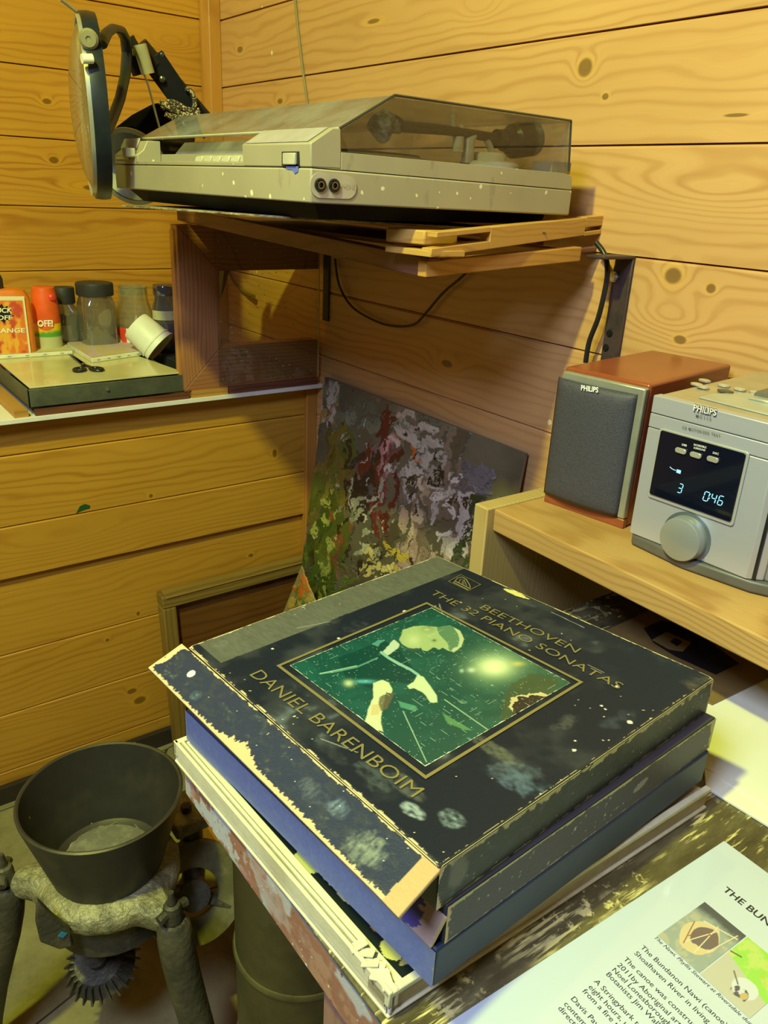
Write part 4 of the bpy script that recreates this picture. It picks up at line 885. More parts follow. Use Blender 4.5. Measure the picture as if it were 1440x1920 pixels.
# side ear plate with blue paint
ear = MB(); e0_ = zax(75, 1700)+A(0, 0, 0); pts = [zax(68, 1690), zax(100, 1722), zax(130, 1745), zax(138, 1775), zax(112, 1782), zax(75, 1768), zax(68, 1735)]
vv_ = unit(A(-cc[0], -cc[1], 0)); pts = [onp(a_, b_, cc+vv_*.10, vv_) for a_, b_ in ((68, 1690), (100, 1722), (130, 1745), (138, 1775), (112, 1782), (75, 1768), (66, 1730))]
ear.prism(pts, -vv_*.012); ear.build('ear_plate', ci, gr, bevel=.003)
o_ = onp(117, 1752, cc+vv_*.1012, vv_)
MB().lathe([(.006, 0), (.006, .0012), (0, .0012)], o_, vv_, 4).build('blue_mark', simple('blue_dab', (.03, .28, .50), .5), gr)
# crank wheel at the side
wc = zax(364, 1682)-vv_*.01; wax = unit(vv_*.85+A(.1, .0, .5)); Rw = .084
MB().lathe([(Rw-.042, -.008), (Rw, -.010), (Rw+.004, 0), (Rw, .010), (Rw-.042, .008)], wc, wax, 64, close=True).build('wheel_rim', dirty('wheel_iron', (.16, .15, .06), (.30, .28, .13), .6, 10, .6, .3, bump=.4), gr)
e1 = unit(np.cross(wax, A(0, 0, 1))); e2 = np.cross(wax, e1)
for k in range(3):
    a = .5+k*2.094; d_ = e1*math.cos(a)+e2*math.sin(a); MB().tube([wc, wc+d_*(Rw-.015)], [.016, .011], 10, flat=.6).build('spoke', ci, gr)
MB().tube([wc+wax*.02, wc-wax*.02], .026, 20).build('hub', ci, gr)
MB().tube([wc, wc*.3+sh_*.7, sh_], .014, 14).build('axle', ci, gr)
bp = zax(355, 1545)-vv_*.06
MB().box((bp[0]-.04, bp[1]-.03, bp[2]-.045), (bp[0]+.04, bp[1]+.03, bp[2]-.018)).build('bearing_block', ci2, gr, bevel=.006)
MB().lathe([(.009, 0), (.009, .012), (0, .014)], (bp[0]+.01, bp[1], bp[2]-.018), n=6).build('bolt', ci, gr)
MB().tube([(bp[0], bp[1]+.01, bp[2]-.045), (bp[0]-.0, bp[1]+.01, wc[2]+.0), wc], .02, 10).build('bracket', ci, gr)
# motor like drum behind, and tins beside
m_olive = dirty('olive_tin', (.17, .155, .055), (.08, .07, .03), .5, 6, .5, .2, bump=.1)
bn = thing('tin_bin', 'tall olive green tin bin standing under the desk beside the grinder', 'bin', (-.72, .40, ZF))
b0 = hz(548, 1720, -1.0); b0 = A(b0[0]+.00, b0[1]+.02, 0)
ORG[bn] = A(b0[0], b0[1], ZF); bn.location = (b0[0], b0[1], ZF)
MB().lathe([(.10, ZF), (.102, ZF+.01), (.102, -.80), (.105, -.795), (.105, -.785), (.098, -.785), (.096, ZF+.02), (0, ZF+.02)], (b0[0], b0[1], 0), n=64).build('body', m_olive, bn)
MB().lathe([(.104, 0), (.106, .006), (.104, .012)], (b0[0], b0[1], ZF+.14), n=64).build('rib', m_olive, bn)
MB().lathe([(.104, 0), (.106, .006), (.104, .012)], (b0[0], b0[1], ZF+.34), n=64).build('rib', m_olive, bn)
crt = MB(); 
cr = thing('wooden_crate', 'low worn wooden crate on the floor behind the grinder', 'crate', (-1.05, .62, ZF))
for k in range(3): crt = MB().box((-1.34, .53, ZF+.03+k*.085), (-.93, .545, ZF+.105+k*.085)).build('slat', m_trim, cr, bevel=.002)
for x in (-1.34, -.95): MB().box((x, .545, ZF), (x+.02, .80, ZF+.28)).build('end_board', m_trim, cr, bevel=.002)
MB().box((-1.32, .545, ZF+.012), (-.95, .80, ZF+.022)).build('base_board', m_trim, cr)
# ------------------------------------------------------------------ desk
t = NT('desk_top'); P_ = t.obj(); n = t.noise(t.map(P_, (8, 2, 8)), 3, 6, .7)
c = t.ramp(n, [(.32, (.035, .028, .014)), (.5, (.10, .085, .04)), (.68, (.20, .18, .09))])
for rot, th, s_, sd_ in ((.5, .60, (170, 12, 1), 1.), (-.9, .60, (190, 14, 1), 4.), (1.3, .61, (150, 16, 1), 9.), (.1, .63, (60, 60, 1), 14.)):
    k = t.noise(t.map(P_, s_, (sd_, 0, 0), (0, 0, rot)), 1.4, 4, .6); big = t.mr(t.noise(P_, 7+sd_*.3, 4, .6), .52, .60)
    c = t.mix(t.M('MULTIPLY', t.mr(k, th-.05, th+.02), big), c, (.62, .56, .24))
c = t.specks(c, 60, .14, .10, (.75, .72, .5), 2.); t.bump(n, .3, .001)
m_desk = t.set(c, .38)
dk = thing('desk', 'paint spattered dark wooden desk carrying the record boxes', 'desk', (-.3, .6, ZF))
DX0, DX1, DY0 = -.604, 1.0, .2345
MB().box((DX0, DY0, ZD-.022), (DX1, YW-.032, ZD)).build('top', m_desk, dk, bevel=.0015)
def fedge(U, V):
    x, y = U*20, V*1.2; n = fbm(x*1.4, y*1.2, 3); n2 = fbm(x*3, y*3, 6); n3 = fbm(x*.9+4, y+2, 11)
    c = np.zeros(U.shape+(3,))+A(.36, .17, .12); c = c*(.8+.4*fbm(U*20, V*30, 9)[..., None])
    c = mixc(c, (.50, .30, .20), sst(.5, .6, n2)*.6); c = mixc(c, (.55, .60, .66), sst(.58, .64, n3)*.8+0); c = mixc(c, (.42, .05, .09), sst(.68, .70, n)*.9)
    left = sst(.30, .05, U+.25*(n-.5)); c = mixc(c, (.52, .56, .62), left*sst(.42, .50, n2)); c = mixc(c, (.45, .24, .18), left*sst(.55, .62, n)*.8)
    c = mixc(c, (.05, .12, .32), sst(.90, .97, V+.12*(n2-.5))*.8); c = mixc(c, (.80, .82, .80), (fbm(x*14, y*14, 20) > .80)*1.); c = mixc(c, (.06, .06, .08), (fbm(x*6, y*7, 27) > .80)*1.)
    return c
painted('painted_edge', [(DX0, DY0-.001, ZD-.046), (DX0+.9, DY0-.001, ZD-.046), (DX0+.9, DY0-.001, ZD), (DX0, DY0-.001, ZD)], 600, 40, fedge, colmat('edge_paint', .45, bump=.3), dk)
MB().box((DX0, DY0, ZD-.046), (DX1, DY0+.018, ZD-.0225)).build('apron', wood('apron', (.30, .15, .10), (.18, .08, .05), 'x', 60, .5), dk)
MB().box((DX0, DY0+.02, ZD-.046), (DX0+.018, YW-.04, ZD-.0225)).build('apron', wood('apron2', (.30, .15, .10), (.18, .08, .05), 'y', 60, .5), dk)
m_leg = wood('desk_leg', (.42, .25, .20), (.28, .15, .11), 'z', 60, .5, cross='x')
p = pl(606, 1868, 1, DY0+.02)
for (x, y) in ((p[0], DY0+.02), (p[0], .95), (.9, DY0+.02), (.9, .95)):
    MB().box((x, y, ZF), (x+.05, y+.045, ZD-.047)).build('leg', m_leg, dk, bevel=.002)
# white boards on the desk
def zq(px, py, z=ZD): return tuple(hz(px, py, z)[:2])
a_, b_ = zq(1322, 1480), zq(1442, 1554); dd = unit(A(*b_)-A(*a_))
far = A(*b_)+dd*.5
pad = MB().hexa([(a_[0]-.0, a_[1], ZD+.0003), (far[0], far[1], ZD+.0003), (far[0]+.02, 1.02, ZD+.0003), (a_[0]-.28, 1.02, ZD+.0003), (a_[0], a_[1], ZD+.0033), (far[0], far[1], ZD+.0033), (far[0]+.02, 1.02, ZD+.0033), (a_[0]-.28, 1.02, ZD+.0033)])
t = NT('pad'); n = t.noise(t.obj(), 5, 4); c = t.ramp(n, [(.3, (.78, .80, .66)), (.7, (.86, .87, .76))]); c = t.specks(c, 35, .08, .05, (.10, .08, .05), 1.)
m_pad = t.set(c, .5)
tag(pad.build('drawing_pad', m_pad, bevel=.0006), 'large white paper pad on the desk between the record stack and the hi-fi shelf', 'paper pad')
a2, b2 = zq(1325, 1443, ZD+.0034), zq(1352, 1459, ZD+.0034)
ck = [zq(1322, 1441, ZD+.0034), zq(1340, 1449, ZD+.0034), zq(1356, 1464, ZD+.0034), zq(1400, 1490, ZD+.0034), zq(1450, 1520, ZD+.0034)]
e_ = unit(A(*ck[-1])-A(*ck[0]))*.2; top_ = [A(*ck[-1])+e_]
pp = [A(*q) for q in ck]+top_+[top_[0]+A(.05, .3), A(ck[0][0]-.05, 1.0)]
tag(MB().prism([(q[0], q[1], ZD+.0034) for q in pp], (0, 0, .0006)).build('paper_sheet', m_pad), 'torn edged white sheet lying on top of the paper pad beside the records', 'paper')
# things under the hi-fi shelf
zp = ZD+.0042
pq = [zq(1200, 1190, zp), zq(1385, 1250, zp), zq(1300, 1160, zp), zq(1120, 1140, zp)]
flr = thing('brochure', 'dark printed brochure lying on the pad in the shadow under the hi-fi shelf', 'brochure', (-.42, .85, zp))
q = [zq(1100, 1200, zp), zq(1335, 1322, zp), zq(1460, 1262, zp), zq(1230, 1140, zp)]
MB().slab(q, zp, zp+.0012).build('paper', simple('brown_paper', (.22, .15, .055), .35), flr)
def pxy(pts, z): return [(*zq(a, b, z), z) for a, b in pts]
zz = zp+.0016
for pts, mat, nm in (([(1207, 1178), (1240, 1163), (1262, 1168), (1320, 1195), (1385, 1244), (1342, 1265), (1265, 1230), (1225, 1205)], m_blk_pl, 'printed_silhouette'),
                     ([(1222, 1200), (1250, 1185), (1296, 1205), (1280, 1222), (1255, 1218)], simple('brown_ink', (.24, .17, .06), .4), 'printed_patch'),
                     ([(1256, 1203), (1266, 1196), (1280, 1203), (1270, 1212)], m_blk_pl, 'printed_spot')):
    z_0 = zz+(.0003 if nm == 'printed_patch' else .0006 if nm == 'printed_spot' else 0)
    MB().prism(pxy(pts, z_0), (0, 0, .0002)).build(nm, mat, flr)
bx_ = MB().box((-.63, .92, ZD+.0001), (-.32, .985, ZD+.09))
tag(bx_.build('carton', dirty('carton', (.13, .06, .04), (.10, .05, .03), .4, 9, .6), bevel=.002), 'dark red brown carton at the back under the hi-fi shelf', 'carton')
# laminated sheet
s0p = hz(1357, 1578, ZD+.0006); dwn = hz(838, 1921, ZD+.0006); vy = unit(s0p-dwn); vy[2] = 0; vx = A(vy[1], -vy[0], 0)
lam = thing('information_sheet', 'laminated white information sheet with text and two photographs at the front edge of the desk', 'information sheet', s0p)
SW, SH_ = .303, .340
def SP(u, v, z=0): return s0p+vx*u-vy*v+A(0, 0, z)
m_pp = simple('sheet_paper', (.80, .85, .86), .4, var=.02); 
MB().hexa([SP(0, SH_), SP(SW, SH_), SP(SW, 0), SP(0, 0), SP(0, SH_, .0012), SP(SW, SH_, .0012), SP(SW, 0, .0012), SP(0, 0, .0012)]).build('paper', NT('lam').set((.54, .64, .78), .25, 0, .5, Coat_Weight=1.0, Coat_Roughness=.03), lam, bevel=.0004)
zsx = ZD+.0022; ink = simple('ink_black', (.03, .03, .035), .5)
def inv(px, py): p_ = hz(px, py, zsx)-s0p; return float(np.dot(p_, vx)), float(-np.dot(p_, vy))
def spt(s_, px, py, size, width=None, **k):
    u, v = inv(px, py); return text(s_, size, SP(u, v, .0014), vx, vy, ink, lam, ext=0, width=width, **k)
spt('THE BUNDANON NAWI', 1354, 1668, .0098, off=.015)
o1 = inv(1189, 1774); o_ = .0
lines = [('The Bundanon Nawi (canoe) is the First tree', 1189+11, 1776), ('Shoalhaven River in living memory. It was', 1188, 1787), ('The canoe was constructed during June', 1168, 1798), ('2011by Aboriginal artists from Sydney', 1156, 1809),
         ('Noel Lonesborough and Paul Carriage', 1146, 1818), ('Botanists Jim Walliss and others', 1135, 1826), ('A Stringybark tree-bark was cut in', 1113, 1840), ('eight hours, using stone and wood', 1102, 1850),
         ('from a fire to shape it and tie it', 1091, 1858), ('Davis Payne and friends', 1069, 1872), ('contemporary boats in two', 1056, 1882), ('directions of the river', 1045, 1890)]
for s_, x, y in lines: spt(s_, x, y, .0062)
spt('The Nawi, Phyllis Stewart at Riversdale during SITEWORKS', 1225, 1757, .0046, shear=.25)
def quadpx(pts): return [SP(*inv(*p_), .0016) for p_ in pts]
c1 = [inv(1233, 1754), inv(1319, 1689), inv(1399, 1758), inv(1315, 1821)]
def cont(x, y, pts, w): 
    d = np.full(x.shape, 9.)
    for (ax_, ay), (bx__, by) in zip(pts[:-1], pts[1:]):
        L2 = (bx__-ax_)**2+(by-ay)**2; t_ = np.clip(((x-ax_)*(bx__-ax_)+(y-ay)*(by-ay))/L2, 0, 1); d = np.minimum(d, np.hypot(x-ax_-t_*(bx__-ax_), y-ay-t_*(by-ay)))
    return sst(w*1.3, w*.7, d)
def fph1(U, V):
    n = fbm(U*6, V*6, 2); c = np.zeros(U.shape+(3,))+A(.30, .36, .36); c = mixc(c, (.42, .42, .34), sst(.45, .6, n)); c = mixc(c, (.08, .09, .11), sst(.72, .9, V+.2*(n-.5)))
    w_ = (fbm(U*5, V*5, 8)-.5)*.08
    e = ((U-.50)/.36)**2+((V+w_-.45)/.30)**2; c = mixc(c, (.62, .52, .32), (e < 1)*1.); e2 = ((U-.58)/.26)**2+((V+w_-.5)/.19)**2; c = mixc(c, (.16, .13, .14), (e2 < 1)*1.)
    for p_ in ([(.3, .72), (.95, .85)], [(.4, .25), (.62, .75)], [(.66, .2), (.55, .8)], [(.8, .35), (.9, .9)]): c = mixc(c, (.70, .62, .45), cont(U, V, p_, .010))
    for p_ in ([(.35, .35), (.5, .62), (.8, .55)], [(.2, .6), (.4, .2)]): c = mixc(c, (.25, .10, .08), cont(U, V, p_, .010))
    return c
def fph2(U, V):
    n = fbm(U*5, V*5, 12); n2 = fbm(U*13, V*13, 14); c = np.zeros(U.shape+(3,))+A(.30, .62, .10); c = mixc(c, (.48, .62, .18), sst(.4, .6, n))
    c = mixc(c, (.50, .50, .45), sst(.50, .46, V+.25*U-.1)); c = mixc(c, (.50, .45, .08), sst(.50, .6, n2)*sst(.5, .75, U)*sst(.5, .7, V)); c = mixc(c, (.60, .64, .74), (((U-.62)/.22)**2+((V-.30)/.16)**2 < 1)*1.)
    c = mixc(c, (.10, .10, .14), (((U-.62)/.15)**2+((V-.18)/.12)**2 < 1)*sst(.45, .55, n2)); c = mixc(c, (.52, .40, .20), (((U-.70)/.06)**2+((V-.20)/.06)**2 < 1)*1.)
    c = mixc(c, (.12, .10, .08), cont(U, V, [(.0, .62), (.2, .66)], .012)); c = mixc(c, (.10, .10, .08), cont(U, V, [(.3, .40), (.5, .28)], .010)); return c
u0_, v0_ = inv(1233, 1754); u1_, v1_ = inv(1319, 1689); u3_, v3_ = inv(1315, 1821)
wp = u3_-u0_; hp_ = v0_-v1_
cm_ph = colmat('photo_print', .3)
painted('photograph', [SP(u0_, v0_, .0016), SP(u0_+wp, v0_, .0016), SP(u0_+wp, v0_-hp_, .0016), SP(u0_, v0_-hp_, .0016)], 110, 90, fph1, cm_ph, lam)
painted('photograph', [SP(u0_+wp+.001, v0_, .0016), SP(u0_+wp*2.1, v0_, .0016), SP(u0_+wp*2.1, v0_-hp_, .0016), SP(u0_+wp+.001, v0_-hp_, .0016)], 110, 90, fph2, cm_ph, lam)
# ------------------------------------------------------------------ the record stack
cm_lea = colmat('worn_leather', .42, .3, bump=.35, bscale=520); cm_clo = colmat('worn_cloth', .6, .4, bump=.3, bscale=700)
TAN = (.62, .50, .28); NAVY = (.008, .014, .028)
def edge_wear(c, d, w, n, col=TAN): return mixc(c, col, (d+(n-.5)*w*2.4 < w*.55)*1.)
L_, N_, R__, B_ = A(-.583, .236, 0), A(-.267, .262, 0), A(-.293, .601, 0), A(-.614, .552, 0)
ZT1 = -.385
def leather(U, V, base=NAVY, seed=0, smudge=1., sx=1.):
    n = fbm(U*9*sx, V*9, seed+1); n2 = fbm(U*26*sx, V*26, seed+2); n3 = fbm(U*4*sx, V*4, seed+3)
    c = np.zeros(U.shape+(3,))+A(*base); c = mixc(c, (.045, .055, .065), sst(.45, .75, n)*.55)
    c = mixc(c, (.16, .20, .24), sst(.60, .78, n*.6+n2*.4)*sst(.45, .65, n3)*smudge*.8)
    return c
def fcover(U, V):
    c = leather(U, V, seed=3, smudge=.8); nn = fbm(U*60, V*60, 8); ns = fbm(U*25, V*25, 12); st = fbm(U*50, V*150, 31)
    band = (U < .125+.004*(ns-.5))*(V > .03)*1.; c = mixc(c, (.115, .125, .105), band*(.85)); c = c*(1+band[..., None]*(st[..., None]-.5)*.5)
    for (u, v, a, b, col, k) in ((.93, .10, .030, .022, (.26, .36, .40), .9), (.86, .06, .030, .014, (.40, .52, .56), .8), (.80, .10, .05, .02, (.10, .12, .12), .7), (.93, .30, .06, .045, (.10, .16, .24), .8), (.84, .33, .07, .02, (.15, .17, .13), .6), (.87, .55, .02, .05, (.09, .10, .10), .6),
                            (.99, .95, .05, .05, (.12, .11, .07), .6), (.04, .08, .02, .02, (.22, .22, .22), .6), (.42, .96, .04, .02, (.06, .075, .09), .8), (.72, .06, .05, .03, (.09, .12, .13), .6), (.70, .20, .04, .02, (.05, .06, .06), .6), (.95, .66, .03, .07, (.05, .07, .11), .7), (.2, .45, .04, .04, (.06, .08, .11), .5), (.6, .04, .05, .02, (.05, .06, .07), .6)):
        e = ((U-u)/a)**2+((V-v)/b)**2+(ns-.5)*3.0; c = mixc(c, col, sst(1.3, .1, e)*k*sst(.25, .75, fbm(U*70, V*110, 77)*.6+fbm(U*18, V*26, 78)*.5))
    d = 1-U; c = edge_wear(c, d, .008, ns*.3+nn*.7, (.66, .60, .34)); c = edge_wear(c, V, .010, ns*.4+nn*.6, TAN); c = edge_wear(c, 1-V, .0035, ns*.6+nn*.4, (.66, .6, .34)); c = edge_wear(c, U, .004, nn, (.6, .55, .36))
    c = mixc(c, (.66, .62, .2), (((U-.36)/.05)**2+((V-.985)/.012)**2+(ns-.5)*3 < .7)*1.)
    n5 = fbm(U*95, V*95, 21); c = mixc(c, (.75, .72, .60), ((n5 > .84)*(fbm(U*6, V*6, 5) > .55))*1.)
    for u, v, r_ in ((.22, .62, .006), (.22, .36, .004), (.30, .60, .004), (.36, .52, .003), (.95, .47, .005), (.93, .50, .004), (.86, .77, .004), (.885, .665, .004), (.90, .66, .004), (.97, .66, .006), (.44, .05, .003), (.15, .18, .004)):
        c = mixc(c, (.80, .78, .66), (np.hypot(U-u, V-v)+(nn-.5)*.004 < r_)*1.)
    for a_, b_ in (((.55, .05), (.64, .085)), ((.25, .74), (.30, .70)), ((.1, .3), (.13, .4)), ((.75, .80), (.80, .80)), ((.5, .97), (.62, .965))): c = mixc(c, (.30, .32, .30), cont(U, V, [a_, b_], .0014)*.8)
    return c
bk = thing('record_box', 'worn black boxed record set with gilt lettering and green cover photograph, topmost of stack', 'record box', (-.44, .41, -.423))
m_ld = simple('dark_board', (.016, .02, .022), .45, bump=.3, bscale=500)
e = A(0, 0, -.0006)
MB().hexa([(*L_[:2], -.4215), (*N_[:2], -.4215), (*R__[:2], -.4215), (*B_[:2], -.4215), (*L_[:2], ZT1-.0006), (*N_[:2], ZT1-.0006), (*R__[:2], ZT1-.0006), (*B_[:2], ZT1-.0006)]).build('box', m_ld, bk, bevel=.0012)
def at(q, z): return A(q[0], q[1], z)
painted('cover', [at(L_, ZT1), at(N_, ZT1), at(R__, ZT1), at(B_, ZT1)], 420, 420, fcover, cm_lea, bk, disp=lambda U, V: -.0012*sst(.012, 0, 1-U)-.0010*sst(.012, 0, V)+.0002*fbm(U*8, V*8, 1))
def fside(U, V):
    c = leather(U, V, (.018, .026, .022), 7, .35, 6); n = fbm(U*60, V*8, 2); n4 = fbm(U*14, V*2, 3)
    c = edge_wear(c, 1-V, .14, n, (.50, .48, .22)); c = edge_wear(c, V, .05, n, (.3, .3, .16)); c = edge_wear(c, U, .014, n4, TAN); c = edge_wear(c, 1-U, .008, n4, TAN)
    e = ((U-.05)/.03)**2+((V-.55)/.4)**2+(n4-.5)*2; c = mixc(c, (.16, .17, .14), sst(1.2, .4, e)*.8)
    return mixc(c, (.5, .5, .42), ((fbm(U*120, V*12, 9) > .80)*(fbm(U*8, V*2, 5) > .45))*1.)
def side_face(name, p, q, z0, z1, f, parent, out=.0008, nu=300, nv=40, mat=None):
    d = unit(A(q[0]-p[0], q[1]-p[1], 0)); nn = A(d[1], -d[0], 0)*out
    return painted(name, [at(p, z0)+nn, at(q, z0)+nn, at(q, z1)+nn, at(p, z1)+nn], nu, nv, f, mat or cm_lea, parent)
side_face('side_cloth', N_, R__, -.4213, ZT1-.0008, fside, bk)
# spine flap hanging loose along the front
fl = [A(-.594, .234, -.3865), A(-.266, .262, -.3865), A(-.2595, .225, -.3945), A(-.585, .199, -.3945)]
def fflap(U, V):   # V 0 = outer edge, 1 = fold
    c = leather(U, V, (.026, .036, .075), 15, .7, 6); n = fbm(U*170, V*9, 3); n2 = fbm(U*60, V*6, 5)
    w0 = .07+.62*np.exp(-((U-.43)/.05)**2)*(fbm(U*80, V*2, 4))+.05*np.exp(-((U-.6)/.2)**2); c = mixc(c, (.60, .46, .26), (V+(n-.5)*.16 < w0*.8)*1.)
    c = edge_wear(c, 1-V, .05, n2, TAN); c = edge_wear(c, U, .022, n2, TAN)
    c = mixc(c, (.50, .36, .18), (U+(n-.5)*.006 > .955)*1.)
    for (u, v, a, b, col, k) in ((.86, .45, .05, .35, (.30, .36, .28), .9), (.74, .6, .03, .2, (.20, .28, .38), .8), (.20, .3, .02, .15, (.10, .2, .3), .6), (.66, .5, .05, .2, (.14, .17, .2), .6)):
        e = ((U-u)/a)**2+((V-v)/b)**2+(n2-.5)*2.4; c = mixc(c, col, sst(1.2, .1, e)*k*(U < .95)*sst(.25, .75, n2*.5+n*.5))
    c = mixc(c, (.78, .72, .55), ((fbm(U*190, V*19, 9) > .82)*(fbm(U*12, V*2, 5) > .46)*(U < .95))*1.)
    c = mixc(c, (.62, .70, .74), (np.hypot((U-.125)*9, V-.6) < .11)*1.); return c
painted('spine_flap', [fl[3], fl[2], fl[1], fl[0]], 420, 60, fflap, cm_lea, bk, thick=.003, disp=lambda U, V: .0006*(fbm(U*14, V*2, 2)-.5)-.003*sst(.93, 1, U)*(1-V)*.5)
gilt = NT('gilt').set((.28, .25, .10), .4, .35)
zl = ZT1+.0008
def tpx(s_, a_, b_, capm, **k):
    a_, b_ = hz(*a_, zl), hz(*b_, zl); ux = b_-a_; uy = A(-ux[1], ux[0], 0)
    return text(s_, capm/.69, a_, ux, uy, gilt, bk, width=np.linalg.norm(ux), ext=.0001, **k)
tpx('BEETHOVEN', (896, 1139), (1076, 1223), .0108, off=-.004)
tpx('THE 32 PIANO SONATAS', (804, 1112), (1158, 1292), .0108, off=-.004)
tpx('DANIEL BARENBOIM', (465, 1264), (770, 1493), .0128, off=-.004)
def ring_px(pts, w, name, mat=gilt, z=zl):
    q = [hz(*p_, z) for p_ in pts]; c_ = sum(q)/4; i = [c_+(p_-c_)*(1-w/np.linalg.norm(p_-c_)) for p_ in q]; m = MB()
    m.add([tuple(p_+A(0, 0, .0001)) for p_ in q+i], [(k, (k+1) % 4, 4+(k+1) % 4, 4+k) for k in range(4)]); return m.build(name, mat, bk, smooth=False)
ring_px([(518, 1248), (800, 1129), (1094, 1279), (798, 1461)], .0040, 'gilt_border')
ring_px([(864, 1077), (902, 1096), (878, 1108), (840, 1090)], .0010, 'emblem_border')
m = MB()
ep = [hz(851+26*math.cos(a)*1.0+8, 1093, zl) for a in (0,)]
for pts in ([(852, 1091), (858, 1084), (866, 1082), (874, 1086), (880, 1096), (882, 1102)], [(860, 1093), (864, 1086), (870, 1087), (875, 1098)], [(866, 1095), (868, 1089), (870, 1096)], [(850, 1092), (878, 1106)], [(854, 1090), (882, 1104)]):
    m.tube([hz(*p_, zl) for p_ in pts], .0006, 5)
m.build('emblem', gilt, bk)
# the cover photograph, painted in its own plane
C1 = lambda x, y: (260+x/2.057, 1020+y/2.057)
C2 = lambda x, y: (740+x/2.057, 1020+y/2.057)
pq_ = [hz(*C1(583, 468), zl-.0003), hz(*C2(118, 858), zl-.0003), hz(*C2(678, 535), zl-.0003), hz(*C1(1130, 245), zl-.0003)]
RM = np.array([RT, UP, FW])
def pproj(Pw):
    d = Pw@RM.T; return 720+FPX*d[..., 0]/d[..., 2], 960-FPX*d[..., 1]/d[..., 2]
def fphoto(U, V):
    p00, p10, p11, p01 = pq_
    Pw = (p00*((1-U)*(1-V))[..., None]+p10*(U*(1-V))[..., None]+p11*(U*V)[..., None]+p01*((1-U)*V)[..., None])
    X, Y = pproj(Pw); x, y = (X-260)*2.057, (Y-1020)*2.057
    w_ = (fbm(U*40, V*40, 4)-.5)*6; x2, y2 = x+w_, y+w_
    n = fbm(U*7, V*7, 2); c = np.zeros(U.shape+(3,))+A(.008, .065, .058); c = mixc(c, (.012, .10, .085), sst(.4, .7, n)*.6+0); c = mixc(c, (.03, .12, .08), sst(1180, 1500, x)*.6*sst(.3, .7, n))
    def blob(cx, cy, rx, ry, col, k=1., soft=1.):
        nonlocal c
        e = ((x-cx)/rx)**2+((y-cy)/ry)**2; c = mixc(c, col, np.exp(-e*soft)*k)
    def poly(pts, col, k=1.):
        nonlocal c
        mk = inpoly(x2, y2, pts).astype(float)
        for _ in range(2): mk = (mk+np.roll(mk, 1, 0)+np.roll(mk, -1, 0)+np.roll(mk, 1, 1)+np.roll(mk, -1, 1))/5
        c = mixc(c, col, mk*k)
    poly([(770, 440), (940, 370), (1000, 400), (1075, 500), (1060, 540), (960, 530), (900, 560), (800, 520)], (.004, .045, .042), .9)
    poly([(1020, 330), (1060, 318), (1110, 316), (1160, 322), (1200, 314), (1240, 335), (1254, 365), (1246, 395), (1215, 417), (1190, 410), (1172, 400), (1160, 408), (1140, 398), (1112, 413), (1095, 411), (1090, 401), (1060, 404), (1035, 398), (1015, 385), (1003, 368), (1014, 350)], (.30, .42, .20))
    poly([(1150, 322), (1200, 314), (1240, 335), (1254, 365), (1246, 395), (1215, 417), (1196, 408), (1190, 380), (1160, 350)], (.09, .20, .12))
    poly([(1215, 322), (1240, 335), (1254, 365), (1246, 395), (1215, 417), (1205, 410), (1232, 392), (1238, 365), (1230, 345)], (.50, .58, .36), .8)
    blob(1115, 328, 24, 12, (.10, .18, .08), .7); blob(1112, 330, 12, 6, (.45, .52, .28), .8); blob(1060, 370, 26, 22, (.48, .58, .34), .7); blob(1140, 372, 9, 5, (.05, .10, .06), .9); blob(1190, 395, 8, 5, (.4, .5, .3), .5)
    poly([(940, 415), (985, 368), (1005, 385), (1005, 398), (960, 430)], (.45, .58, .48), .9); poly([(900, 385), (930, 370), (950, 372), (920, 395)], (.08, .30, .28), .8)
    k1 = cont(x, y, [(935, 418), (965, 440), (1010, 465), (1050, 485), (1078, 505)], 5); c = mixc(c, (.22, .46, .42), k1*.9)
    k1 = cont(x, y, [(700, 500), (760, 492), (840, 475), (920, 440)], 3.); c = mixc(c, (.12, .36, .30), k1*.6)
    poly([(1075, 503), (1098, 512), (1128, 552), (1150, 585), (1152, 610), (1138, 613), (1122, 608), (1108, 585), (1095, 572), (1062, 556), (1045, 560), (1036, 548), (1060, 532)], (.48, .62, .38))
    poly([(905, 535), (940, 524), (965, 535), (978, 560), (974, 578), (955, 572), (948, 600), (940, 640), (934, 690), (944, 725), (905, 712), (872, 690), (885, 640), (905, 590)], (.52, .62, .36))
    poly([(930, 590), (962, 575), (990, 575), (975, 600), (958, 635), (935, 645), (925, 615)], (.10, .09, .06), .9)
    poly([(900, 620), (925, 615), (934, 640), (926, 660), (895, 660)], (.50, .38, .18), .7)
    poly([(1000, 605), (1070, 625), (1078, 640), (1060, 645), (1010, 630)], (.07, .28, .20), .8); poly([(1170, 650), (1290, 720), (1250, 715), (1190, 690)], (.10, .28, .12), .7)
    blob(1375, 473, 95, 55, (.30, .52, .30), .8); blob(1372, 473, 55, 30, (.72, .82, .48), 1.); blob(1460, 462, 26, 9, (.5, .5, .16), .8); blob(810, 537, 17, 12, (.45, .60, .32), .9); blob(870, 530, 40, 7, (.10, .45, .50), .8); blob(1284, 486, 15, 9, (.5, .65, .5), .8); blob(1246, 489, 8, 7, (.4, .6, .5), .7)
    xx, yy = (X-740)*2.057, (Y-1020)*2.057; ww = (fbm(U*30, V*30, 17)-.5)*34
    def poly2(pts, col, k=1.):
        nonlocal c
        c = mixc(c, col, inpoly(xx+ww, yy+ww*.6, pts)*k)
    poly2([(430, 560), (520, 500), (640, 520), (600, 600), (520, 640), (470, 720), (400, 700)], (.045, .075, .035), .75)
    poly2([(440, 608), (475, 585), (520, 578), (565, 572), (600, 585), (570, 615), (520, 645), (475, 668), (448, 640)], (.52, .46, .26))
